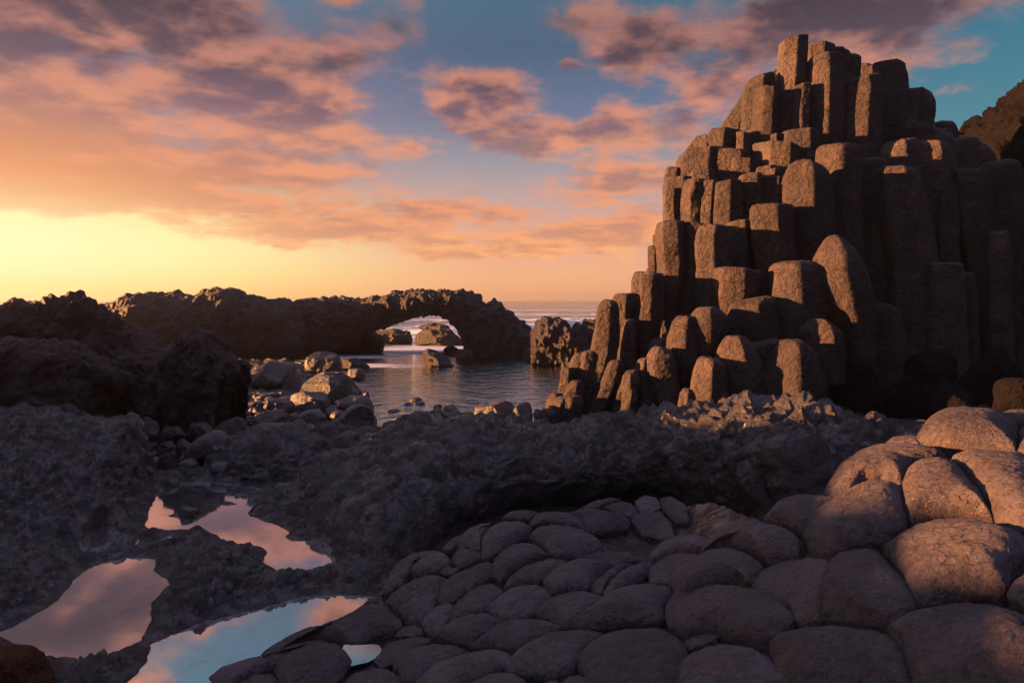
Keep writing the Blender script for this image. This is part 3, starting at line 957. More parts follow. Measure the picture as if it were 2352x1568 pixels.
bl2 = [
    (1240, 1534, 1128, 1350, 'large smooth tilted boulder lying beside the rough slab', dict(seed=41, tilt=.62, cuts=3, cut=.8, z0=.35, rough=.6)),
    (1192, 1348, 1318, 1392, 'flat grey stone under the large tilted boulder', dict(seed=42, z0=.35)),
    (1066, 1184, 1258, 1442, 'upright wedge shaped stone against the dark mound', dict(seed=43, z0=.35, ex=.7, dz=1.3)),
    (1055, 1215, 1446, 1512, 'flat pale stone at the corner of the upper tide pool', dict(seed=44, z0=.38, m='lava')),
    (1514, 1592, 800, 875, 'small rounded stone at the right foot of the rock pillar', dict(seed=45, z0=.1)),
    (1512, 1670, 862, 938, 'dark oval stone in the shore rill beside the rock pillar', dict(seed=46, z0=.1, cuts=2)),
    (1543, 1705, 912, 985, 'low oval stone in front of the shore rill', dict(seed=47, z0=.12, cuts=2)),
    (1648, 1806, 932, 1010, 'warm tinted stone leaning on the rounded boulder', dict(seed=48, z0=.14, cuts=2)),
    (705, 968, 806, 1055, 'blocky pale topped boulder wedged left of the rock pillar', dict(seed=49, z0=.3, ex=.6, cut=.8, m='far')),
    (918, 1085, 1032, 1190, 'angular boulder at the left foot of the rock pillar', dict(seed=50, z0=.4, cut=.66)),
    (1420, 1700, 1040, 1215, 'dark squat boulder between the pillar and the long low stone', dict(seed=51, z0=.35, m='lava')),
    (1060, 1180, 1200, 1290, 'reddish boulder beside the wedge shaped stone', dict(seed=52, z0=.4, m='lava')),
    (1180, 1290, 1180, 1290, 'brown boulder above the large tilted boulder', dict(seed=53, z0=.4)),
    (1250, 1430, 1075, 1190, 'rusty brown boulder in the hollow below the rock pillar', dict(seed=54, z0=.4, m='lava')),
    (1090, 1260, 1100, 1210, 'dark reddish boulder in the hollow at the foot of the pillar', dict(seed=55, z0=.4, m='lava')),
    (1560, 1700, 720, 850, 'pale glistening rock behind the blocky shore boulders', dict(seed=56, z0=.1, m='far')),
    (1750, 1850, 872, 912, 'tiny pale stone in the shore rill', dict(seed=57, z0=.1)),
    (1230, 1290, 1285, 1330, 'little dark stone left of the large tilted boulder', dict(seed=58, z0=.4)),
]
for x0, x1, yt, yb, lab, kw in bl2:
    boulder(x0, x1, yt, yb, lab, Z2, **kw)

# the upright pillar and its foot, ledges beyond the arch
boulder(690, 1125, 443, 545, 'long low ledge with brown weed just beyond the arch', Z3, seed=63, m='far', rough=1.5, dz=.5, cat='ledge', name='rock_ledge')
boulder(1105, 1440, 448, 560, 'right ledge of dark rock beyond the arch against the pier', Z3, seed=64, m='far', rough=1.5, dz=.5, cat='ledge', name='rock_ledge')
boulder(1120, 1350, 408, 458, 'low rock in the white surf framed by the arch', Z3, seed=65, m='far', rough=1.8, dz=.6, D=58)
boulder(-120, 285, 1232, 1520, 'rough hump of rock covered in rusty brown weed in the near left corner', Z4, seed=70, m='weed', rough=1.8, D=4.3, sink=.9, cuts=3, dz=.8, cat='weedy rock', name='weedy_rock')
boulder(1040, 1160, 404, 472, 'small dark blocky stone standing in the upper tide pool', Z4, z0=.39, seed=66, cuts=6, cut=.6)
boulder(965, 1072, 450, 478, 'flat stone foot beside the dark block in the upper tide pool', Z4, z0=.37, seed=67, cuts=4, sink=.1)
boulder(1115, 1400, 376, 400, 'thin dark crust of rock just breaking the upper pool surface', Z4, z0=.385, seed=68, m='lava', rough=1.2, sink=.3, cat='rock crust', name='rock_crust', dz=.3)
boulder(1278, 1362, 668, 708, 'small smooth stone lying on the hump between the pools', Z4, z0=.66, seed=69, cuts=1)

# shingle: the uncounted small stones of the shore
def shingle():
    rs = np.random.RandomState(5)
    V, Fc, base = [], [], 0
    for k in range(620):
        y = rs.uniform(10.8, 21)
        x = -(.16 * y + 1.6) - rs.rand() ** 1.3 * (4.6 + .1 * y)
        s = rs.uniform(.05, .17) * (1.5 if rs.rand() < .12 else 1)
        p = boulder_pts(14, 9, k, .9, 3, .75)
        a = rs.rand() * 6.3
        p = p * (s, s * rs.uniform(.6, 1), s * rs.uniform(.45, .8))
        p = np.stack([p[..., 0] * math.cos(a) - p[..., 1] * math.sin(a), p[..., 0] * math.sin(a) + p[..., 1] * math.cos(a), p[..., 2]], -1)
        z = .16 + .32 * max(0, (13.5 - y) / 2.7) + .05 * rs.rand() + .1 * max(0, min(1, (-x - 5) / 2))
        V.append((p + (x, y, z)).reshape(-1, 3))
        Fc.append(gfaces(14, 9, True, False, base=base))
        base += 14 * 9
    o = mesh_obj('shingle', np.concatenate(V), np.concatenate(Fc), M['boulder'], origin=(0, 15, 0))
    tag(o, 'small dark stones scattered between the boulders of the shore', kind='stuff')


shingle()


# ------------------------------------------------------------------ the column stack
def column(prof, D, parent, phi=.25, k=6, dome=.16, e=.5, tilt=0.0, seed=0, dep=1.08, ext=.55, mtl='column', lean=0.0, Zf=Z1, amp=1.0):
    """prof: (y, x left, x right) rows from the top down, read off the photograph at depth D"""
    pr = np.array(prof, float)
    Xl, Y_ = Zf(pr[:, 1], pr[:, 0])
    Xr, _ = Zf(pr[:, 2], pr[:, 0])
    z = H + D * (HY - Y_) / F
    xl, xr = D * (Xl - CX) / F, D * (Xr - CX) / F
    z, xl, xr = z[::-1], xl[::-1], xr[::-1]
    dzb = ext if D < 20.6 else 3.2
    z = np.concatenate([[z[0] - dzb], z])
    xl = np.concatenate([[xl[0] + (xl[0] - xl[1]) * .2], xl])
    xr = np.concatenate([[xr[0] + (xr[0] - xr[1]) * .2], xr])
    ztop = z[-1]
    g = (xr - xl) * ((.10 if pr[0, 1] > 1290 else .035) if D > 20.6 else .11)
    xl, xr = xl - g, xr + g
    w = (xr - xl).max()
    if dome < .38 and D > 20.6:
        dome, e = dome * .5, min(e, .29)
    elif dome < .45:
        dome, e = dome * .62, min(e, .40)
    if not tilt:
        tilt = math.sin(seed * 7.7) * .16
    hd = dome * w * 1.4
    hd = min(hd, (ztop - z[0]) * .6)
    nz = int(np.clip((ztop - z[0]) / .036, 12, 190))
    zz = np.linspace(z[0], ztop - hd, nz)
    nb = 12
    be = np.linspace(0, math.pi / 2, nb + 1)[1:]
    zc = ztop - hd + hd * np.sin(be) ** .9
    sc = np.concatenate([np.ones(nz), np.cos(be) ** e])
    sc[-1] = .02
    zz = np.concatenate([zz, zc])

    def sm(v):                                   # smooth interpolation along the height
        d = np.linspace(z[0], ztop, 160)
        q = np.interp(d, z, v)
        kk = np.hanning(27); kk /= kk.sum()
        q = np.convolve(np.pad(q, 13, mode='edge'), kk, 'valid')
        return np.interp(zz, d, q)
    L_, R_ = sm(xl), sm(xr)
    cx, hw = (L_ + R_) / 2, (R_ - L_) / 2
    rs = np.random.RandomState(seed + 100)
    nt_ = 76
    th = np.linspace(0, 2 * math.pi, nt_, endpoint=False)
    # prism section: rounded polygon; phi turns its front edge (0 = an edge straight at the viewer's left third)
    ang = np.arange(k) * 2 * math.pi / k + rs.uniform(-.13, .13, k) + phi - .25 + math.pi * 1.5 + math.pi / k
    aa = 1 + rs.uniform(-.10, .10, k)
    c = np.maximum(np.cos(th[:, None] - ang[None]), 0) / aa
    pw = 26 if D > 20.6 else 13
    r = ((c ** pw).sum(1)) ** (-1 / pw)
    qx, qy = r * np.cos(th), r * np.sin(th)
    qx = (qx - (qx.max() + qx.min()) / 2)
    qx /= qx.max()
    qy = qy / np.abs(qy).max()
    wd = np.clip(w / 2, .22, .8) * dep
    hy = (hw * .55 + wd * .45) * dep
    Pp = np.stack([cx + sc * hw * qx[:, None], D + lean * (zz - ztop) + sc * hy * qy[:, None], zz + 0 * qx[:, None]], -1)
    if tilt:
        wgt = np.clip((zz - (ztop - hd - .25)) / (hd + .25), 0, 1)
        Pp[..., 2] += tilt * (Pp[..., 0] - cx) * wgt
    n = gnormals(Pp, True, False)
    cen = np.stack([cx, D + lean * (zz - ztop), zz], -1)[None]
    if ((Pp - cen) * n).sum() < 0:
        n = -n
    n[:, -1] = (0, 0, 1)
    Pp = Pp + n * disp(Pp * (1, 1, .8), [(.9, .045 * amp, 'f'), (2.2, .022 * amp, 'f'), (6, .012 * amp, 'f'), (15, .010 * amp, 'f'), (31, .005 * amp, 'f')], seed * .37)[..., None]
    return mesh_obj('column', Pp, gfaces(nt_, len(zz), True, False), M[mtl], parent)


def stack():
    root = empty('column_stack', (6.5, 22, 0))
    tag(root, 'tall stepped stack of basalt columns glowing orange on its left faces', 'basalt columns')
    C_ = [
        # top tier
        ([(52, 1010, 1103), (250, 992, 1090), (430, 982, 1062), (530, 980, 1062)], 25.0, dict(phi=.15, dome=.12, tilt=.25)),
        ([(80, 1100, 1205), (300, 1100, 1205), (450, 1100, 1205)], 26.6, dict(dome=.2)),
        ([(97, 1195, 1262), (200, 1195, 1285), (450, 1195, 1285)], 26.9, dict(dome=.3)),
        ([(122, 1240, 1308), (300, 1240, 1312), (450, 1240, 1310)], 26.7, dict(dome=.35)),
        ([(124, 1118, 1232), (200, 1112, 1246), (420, 1103, 1242), (520, 1100, 1242)], 24.7, dict(phi=.05, dome=.14)),
        ([(230, 1058, 1112), (300, 1050, 1110), (430, 1046, 1108)], 24.4, dict(phi=-.1, dome=.35)),
        ([(203, 878, 962), (240, 864, 965), (430, 843, 962), (520, 840, 962)], 25.3, dict(phi=.2, dome=.2, tilt=.3)),
        ([(252, 905, 1000), (300, 900, 998), (420, 890, 990), (520, 883, 988)], 24.7, dict(phi=-.45, dome=.15)),
        ([(175, 965, 1020), (300, 960, 1020), (450, 955, 1020)], 26.4, dict(dome=.4)),
        ([(210, 1262, 1372), (250, 1252, 1378), (410, 1238, 1372), (520, 1232, 1368)], 24.5, dict(phi=.1, dome=.16)),
        ([(152, 1362, 1470), (250, 1368, 1481), (500, 1365, 1485)], 25.7, dict(dome=.12, phi=.3)),
        ([(160, 1305, 1365), (300, 1303, 1370), (500, 1300, 1370)], 26.3, dict(dome=.3)),
        ([(255, 1482, 1556), (300, 1478, 1584), (345, 1478, 1585), (400, 1470, 1576), (600, 1470, 1590)], 26.2, dict(dome=.3)),
        ([(387, 1560, 1650), (430, 1555, 1668), (700, 1555, 1690)], 26.8, dict(dome=.3)),
        ([(270, 845, 880), (350, 800, 885), (420, 752, 885), (520, 748, 885)], 26.0, dict(dome=.5, k=5)),
        ([(413, 728, 845), (440, 706, 842), (520, 704, 836)], 24.9, dict(dome=.12, phi=.1, e=.35)),
        ([(423, 826, 884), (510, 822, 882), (560, 822, 882)], 24.3, dict(dome=.2, phi=.1)),
        ([(438, 672, 715), (480, 640, 735), (530, 612, 745), (600, 605, 755)], 25.2, dict(dome=.3, k=5)),
        ([(430, 938, 1018), (475, 938, 1018), (520, 938, 1018)], 24.3, dict(dome=.10, e=.35, phi=.2)),
        ([(419, 1012, 1138), (470, 1010, 1138), (540, 1010, 1138)], 24.1, dict(dome=.08, e=.35, phi=.2)),
        ([(469, 908, 1065), (500, 910, 1062), (570, 914, 1060), (620, 914, 1060)], 23.5, dict(dome=.08, e=.32, phi=.55)),
        ([(477, 1148, 1290), (520, 1135, 1300), (700, 1160, 1302), (1000, 1180, 1310)], 22.7, dict(dome=.28, phi=-.1)),
        ([(503, 1097, 1150), (550, 1095, 1150), (640, 1095, 1150)], 23.1, dict(dome=.4)),
        ([(492, 622, 765), (530, 606, 768), (620, 600, 760)], 24.4, dict(dome=.08, e=.32, phi=.35)),
        ([(500, 745, 880), (535, 740, 880), (620, 740, 880)], 24.0, dict(dome=.1, e=.35, phi=.3, tilt=-.2)),
        ([(528, 795, 912), (560, 793, 910), (620, 793, 910)], 23.6, dict(dome=.09, e=.35, phi=.35)),
        ([(538, 985, 1045), (570, 985, 1045), (640, 985, 1045)], 23.2, dict(dome=.1, e=.35)),
        ([(552, 905, 975), (590, 900, 975), (660, 900, 975)], 23.1, dict(dome=.25, k=5, phi=.4)),
        ([(565, 940, 1015), (600, 935, 1015), (660, 935, 1015)], 22.9, dict(dome=.3, k=5, phi=-.3)),
        ([(560, 560, 614), (600, 547, 614), (660, 548, 614)], 24.4, dict(dome=.25, phi=.2)),
        ([(598, 560, 660), (630, 552, 655), (700, 552, 650)], 23.8, dict(dome=.08, e=.35, phi=.3)),
        ([(568, 652, 740), (600, 650, 745), (700, 650, 745)], 23.5, dict(dome=.15, k=5, phi=.5)),
        # second tier
        ([(645, 558, 616), (700, 548, 614), (775, 562, 614), (830, 565, 614)], 23.4, dict(dome=.15, phi=.1)),
        ([(608, 632, 718), (650, 617, 708), (700, 613, 692), (775, 612, 690), (820, 615, 690)], 22.8, dict(dome=.25, phi=-.35)),
        ([(613, 694, 762), (660, 684, 752), (785, 684, 742), (830, 684, 742)], 22.5, dict(dome=.2, phi=.3)),
        ([(613, 746, 842), (700, 744, 845), (790, 738, 846), (840, 738, 846)], 22.2, dict(dome=.12, phi=.22)),
        ([(583, 840, 922), (700, 845, 922), (775, 850, 918), (840, 850, 918)], 22.6, dict(dome=.25, phi=.35)),
        ([(598, 922, 1022), (700, 926, 1022), (800, 926, 1022)], 22.6, dict(dome=.12, phi=.25)),
        ([(540, 1048, 1150), (580, 1024, 1172), (640, 1013, 1185), (715, 1015, 1188), (950, 1040, 1195), (1150, 1060, 1200)], 21.6, dict(dome=.42, e=.7, phi=.2)),
        ([(706, 893, 1040), (760, 888, 1045), (820, 889, 1050), (965, 905, 1058), (1100, 910, 1060)], 21.0, dict(dome=.10, phi=.15)),
        ([(770, 772, 892), (870, 770, 898), (965, 782, 908), (1050, 785, 908)], 21.7, dict(dome=.12, phi=.45)),
        ([(768, 528, 620), (800, 516, 630), (860, 516, 633), (960, 532, 634), (1015, 510, 630), (1120, 508, 606), (1225, 518, 600), (1300, 520, 600)], 21.4, dict(dome=.18, phi=-.55)),
        ([(778, 628, 715), (850, 632, 700), (930, 632, 695), (1010, 622, 682), (1090, 604, 668), (1150, 596, 664), (1210, 590, 660)], 21.2, dict(dome=.12, phi=.5)),
        ([(786, 700, 778), (830, 668, 780), (900, 672, 780), (960, 682, 778), (1010, 672, 765), (1125, 675, 752), (1180, 675, 752)], 20.7, dict(dome=.12, phi=.15)),
        ([(818, 503, 532), (980, 503, 532), (1040, 503, 532)], 22.0, dict(dome=.3)),
        ([(866, 482, 525), (980, 483, 525), (1060, 483, 525)], 22.0, dict(dome=.3, phi=.1)),
        ([(953, 755, 895), (1000, 750, 898), (1060, 750, 896), (1138, 762, 880), (1200, 770, 880)], 20.2, dict(dome=.10, phi=.3)),
        ([(960, 900, 985), (1090, 900, 985), (1180, 900, 985)], 20.9, dict(dome=.12, phi=.1)),
        ([(926, 985, 1108), (960, 977, 1140), (1020, 974, 1155), (1130, 964, 1162), (1230, 975, 1142), (1300, 985, 1140)], 19.8, dict(dome=.16, phi=-.05)),
        ([(1066, 840, 965), (1090, 816, 970), (1140, 811, 975), (1200, 826, 980), (1255, 850, 990), (1320, 870, 990)], 19.5, dict(dome=.14, phi=.05)),
        ([(824, 1172, 1248), (860, 1155, 1275), (920, 1143, 1300), (1000, 1139, 1328), (1100, 1160, 1348), (1200, 1200, 1345), (1350, 1210, 1350)], 19.5, dict(dome=.5, e=.8, phi=-.2)),
        ([(1152, 1112, 1192), (1200, 1078, 1228), (1255, 1085, 1232), (1320, 1090, 1232)], 18.9, dict(dome=.4, e=.8, k=5)),
        # lower left
        ([(967, 440, 530), (990, 427, 532), (1050, 424, 526), (1200, 425, 518), (1350, 436, 500), (1420, 440, 490)], 20.5, dict(dome=.10, phi=.35, k=5)),
        ([(975, 455, 532), (1050, 450, 524), (1200, 448, 516), (1340, 450, 495), (1400, 450, 490)], 20.25, dict(dome=.2, phi=.25)),
        ([(1048, 362, 430), (1070, 348, 430), (1110, 350, 425), (1200, 362, 412), (1310, 345, 402), (1380, 340, 400)], 20.4, dict(dome=.2, phi=.3)),
        ([(1080, 318, 354), (1100, 294, 356), (1140, 288, 356), (1240, 275, 356), (1330, 252, 342), (1430, 226, 300), (1520, 198, 280), (1580, 190, 280)], 19.4, dict(dome=.3, phi=.3)),
        ([(1086, 402, 430), (1150, 398, 430), (1250, 398, 430)], 20.7, dict(dome=.4)),
        ([(1155, 396, 430), (1200, 386, 428), (1270, 378, 430), (1350, 376, 428), (1420, 372, 428)], 19.9, dict(dome=.4, phi=-.5)),
        ([(1275, 228, 276), (1300, 218, 278), (1350, 214, 274), (1440, 208, 262), (1500, 205, 262)], 19.3, dict(dome=.3, phi=-.3)),
        ([(1284, 200, 232), (1320, 182, 232), (1380, 178, 225), (1420, 185, 220), (1480, 185, 220)], 19.45, dict(dome=.35, phi=.4)),
        ([(1338, 150, 184), (1360, 144, 188), (1410, 140, 184), (1465, 130, 178), (1520, 125, 178)], 19.2, dict(dome=.25, phi=.3)),
        ([(1393, 185, 222), (1430, 166, 222), (1480, 150, 215), (1540, 140, 210)], 18.9, dict(dome=.4, phi=.3)),
        ([(1456, 118, 182), (1480, 105, 180), (1530, 95, 172), (1590, 90, 172)], 18.4, dict(dome=.4, phi=.1)),
        ([(1452, 155, 222), (1480, 148, 225), (1540, 140, 215), (1600, 140, 215)], 18.3, dict(dome=.35, phi=.1)),
        ([(1437, 100, 142), (1470, 86, 142), (1520, 82, 140), (1580, 82, 140)], 19.1, dict(dome=.5)),
        ([(1508, 70, 118), (1540, 58, 118), (1600, 55, 118)], 18.0, dict(dome=.3)),
        ([(1312, 335, 378), (1340, 324, 382), (1390, 308, 376), (1450, 286, 350), (1515, 258, 328), (1570, 250, 320)], 18.7, dict(dome=.3, phi=.35)),
        ([(1348, 392, 440), (1380, 378, 438), (1430, 358, 425), (1500, 336, 398), (1560, 325, 390)], 18.5, dict(dome=.3, phi=.45)),
        ([(1366, 392, 438), (1400, 384, 438), (1440, 384, 436), (1510, 372, 425), (1560, 372, 425)], 18.25, dict(dome=.3, phi=.1)),
        ([(1420, 398, 436), (1450, 388, 436), (1510, 376, 432), (1560, 376, 432)], 18.05, dict(dome=.35, phi=.1)),
        ([(1303, 448, 502), (1350, 431, 500), (1420, 428, 510), (1490, 432, 515), (1550, 432, 515)], 18.7, dict(dome=.4, e=.7, phi=-.15)),
        ([(1226, 505, 556), (1250, 489, 556), (1310, 487, 550), (1380, 487, 550)], 19.3, dict(dome=.3, phi=.2)),
        ([(1208, 544, 580), (1260, 540, 580), (1340, 540, 580)], 19.6, dict(dome=.3)),
        ([(1260, 510, 568), (1310, 486, 580), (1360, 486, 584), (1420, 498, 592), (1490, 512, 596), (1560, 515, 598)], 18.5, dict(dome=.35, e=.65, phi=-.35)),
        ([(1136, 600, 662), (1170, 580, 668), (1220, 566, 670), (1270, 562, 672), (1340, 575, 684), (1420, 590, 688), (1470, 600, 672), (1540, 600, 670)], 19.0, dict(dome=.2, phi=-.1)),
        ([(1105, 680, 750), (1130, 662, 772), (1180, 657, 790), (1250, 664, 770), (1300, 672, 748), (1360, 680, 740)], 19.0, dict(dome=.3, phi=.2)),
        ([(1158, 740, 782), (1200, 738, 782), (1240, 735, 770), (1310, 730, 765)], 18.85, dict(dome=.35, phi=.35)),
        ([(1138, 788, 840), (1180, 784, 845), (1250, 790, 850), (1320, 790, 850)], 19.3, dict(dome=.4)),
        ([(1300, 695, 762), (1320, 678, 775), (1370, 662, 784), (1450, 656, 784), (1500, 660, 784), (1560, 660, 784)], 17.9, dict(dome=.2, phi=.0)),
        ([(1215, 782, 850), (1260, 765, 880), (1320, 755, 905), (1400, 757, 935), (1500, 757, 940)], 18.4, dict(dome=.35, k=5, phi=.05, e=.8)),
        ([(1236, 868, 995), (1270, 864, 990), (1310, 885, 985), (1350, 900, 985), (1430, 905, 985)], 18.5, dict(dome=.10, phi=.2)),
        ([(1230, 1000, 1085), (1260, 985, 1110), (1310, 968, 1130), (1400, 945, 1155), (1500, 940, 1165)], 17.95, dict(dome=.3, phi=-.1)),
        ([(1423, 618, 660), (1450, 608, 665), (1500, 604, 665), (1540, 604, 665)], 17.9, dict(dome=.4, phi=0)),
        ([(1448, 758, 790), (1480, 745, 800), (1540, 742, 806)], 17.5, dict(dome=.5, k=5)),
    ]
    RIGHT = [
        # right side, in shade
        ([(456, 1415, 1505), (490, 1395, 1535), (600, 1393, 1545), (1000, 1400, 1560)], 22.6, dict(dome=.2, phi=.1)),
        ([(528, 1305, 1388), (560, 1298, 1392), (750, 1300, 1410), (1000, 1292, 1440), (1300, 1320, 1450)], 21.8, dict(dome=.2)),
        ([(563, 1392, 1490), (600, 1385, 1510), (700, 1395, 1532), (900, 1425, 1572), (1100, 1430, 1590), (1400, 1430, 1600)], 21.0, dict(dome=.2)),
        ([(466, 1530, 1630), (500, 1520, 1652), (620, 1520, 1662), (800, 1545, 1650), (1000, 1560, 1680)], 22.5, dict(dome=.2)),
        ([(445, 1662, 1745), (490, 1655, 1762), (700, 1655, 1790), (900, 1655, 1790)], 24.0, dict(dome=.3)),
        ([(538, 1778, 1895), (580, 1766, 1922), (700, 1766, 1926), (1000, 1766, 1935), (1300, 1760, 1945)], 23.2, dict(dome=.25)),
        ([(570, 1680, 1792), (600, 1672, 1802), (800, 1685, 1808), (1000, 1735, 1812), (1300, 1735, 1815)], 22.2, dict(dome=.15)),
        ([(622, 1622, 1680), (700, 1620, 1682), (900, 1622, 1690), (1100, 1622, 1690)], 21.9, dict(dome=.15)),
        ([(930, 1578, 1680), (970, 1575, 1685), (1100, 1570, 1690), (1400, 1550, 1700)], 20.4, dict(dome=.12)),
        ([(967, 1688, 1742), (1000, 1680, 1755), (1150, 1680, 1760), (1400, 1680, 1765)], 20.6, dict(dome=.3)),
        ([(808, 1815, 1880), (860, 1808, 1890), (1000, 1808, 1890), (1350, 1800, 1900)], 21.6, dict(dome=.3)),
        ([(1088, 1350, 1432), (1120, 1345, 1445), (1250, 1335, 1465), (1450, 1330, 1480)], 19.3, dict(dome=.3)),
    ]
    C_ += [(pr, D + 1.3, kw) for pr, D, kw in RIGHT]
    for i, (pr, D, kw) in enumerate(C_):
        column(pr, D, root, seed=i + 1, **kw)
    # the solid heart behind the columns
    heart = [(90, 1580), (230, 1460), (330, 1260), (420, 1160), (500, 1020), (560, 820), (600, 700), (700, 560), (800, 480), (870, 320), (980, 250), (1080, 170), (1200, 150), (1340, 215),
             (1480, 300), (1580, 420), (1700, 480), (1860, 580), (1930, 700), (1990, 900)]
    tube('rock_core', [(float(Z1(x, y)[0]), float(Z1(x, y)[1])) for x, y in heart], [20.5, 22.5, 25, 27, 28, 27.5, 27, 26, 25], [.8, 1.6, 2.2, 2.4, 2.4, 2.0], M['column'], 320, 150,
         [(.3, .3, 'f'), (.9, .2, 'b'), (2.2, .1, 'b'), (6, .04, 'f')], 44, parent=root, ex=.9)
    return root


stack_root = stack()
ztop = 0
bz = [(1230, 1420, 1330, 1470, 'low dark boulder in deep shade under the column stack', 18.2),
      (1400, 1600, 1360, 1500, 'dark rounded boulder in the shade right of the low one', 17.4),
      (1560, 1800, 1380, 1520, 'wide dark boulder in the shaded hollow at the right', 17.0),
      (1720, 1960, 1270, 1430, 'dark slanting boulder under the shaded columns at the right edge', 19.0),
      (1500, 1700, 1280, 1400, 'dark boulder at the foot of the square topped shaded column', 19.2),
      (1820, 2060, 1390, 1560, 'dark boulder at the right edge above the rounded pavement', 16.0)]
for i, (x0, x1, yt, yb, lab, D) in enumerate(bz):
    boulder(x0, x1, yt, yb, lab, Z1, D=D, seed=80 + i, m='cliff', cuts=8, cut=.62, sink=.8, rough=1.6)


# ------------------------------------------------------------------ the rounded pavement of column tops
CTRL = [(350, 1640, .30), (480, 1568, .40), (600, 1510, .42), (720, 1465, .44), (880, 1360, .52), (960, 1290, .75), (1040, 1240, .92), (1160, 1185, 1.02), (1280, 1180, 1.0), (1400, 1185, .88), (1500, 1240, .72),
        (1640, 1225, 1.2), (1760, 1190, 1.45), (1900, 1115, 1.72), (2020, 1040, 1.9), (2120, 985, 2.02), (2230, 960, 2.1), (2352, 960, 2.12), (2450, 980, 2.12), (2300, 1150, 2.02), (2300, 1300, 1.92), (2352, 1450, 1.84),
        (2352, 1600, 1.76), (2150, 1500, 1.66), (2000, 1600, 1.46), (1950, 1350, 1.66), (1800, 1300, 1.42), (1800, 1450, 1.40), (1600, 1350, 1.18), (1600, 1600, 1.12), (1400, 1350, 1.0), (1400, 1500, .98), (1200, 1300, .94), (1200, 1450, .84),
        (1200, 1600, .84), (1000, 1450, .68), (1000, 1600, .68), (850, 1500, .54), (800, 1600, .52), (2450, 1300, 1.98), (2000, 1200, 1.76)]
_c = np.array(CTRL, float)
_n = len(_c)


def _k(a, b):
    d2 = ((a[:, None, :] - b[None]) ** 2).sum(-1) / 1e6
    return np.where(d2 > 0, .5 * d2 * np.log(d2 + 1e-12), 0)


_A = np.zeros((_n + 3, _n + 3))
_A[:_n, :_n] = _k(_c[:, :2], _c[:, :2]) + np.eye(_n) * .004
_A[:_n, _n:] = np.c_[np.ones(_n), _c[:, :2] / 1000]
_A[_n:, :_n] = _A[:_n, _n:].T
_w = np.linalg.solve(_A, np.r_[_c[:, 2], 0, 0, 0])


def pave_z(X_, Y_):
    q = np.stack([np.asarray(X_, float).ravel(), np.asarray(Y_, float).ravel()], -1)
    z = _k(q, _c[:, :2]) @ _w[:_n] + np.c_[np.ones(len(q)), q / 1000] @ _w[_n:]
    return z.reshape(np.shape(X_))


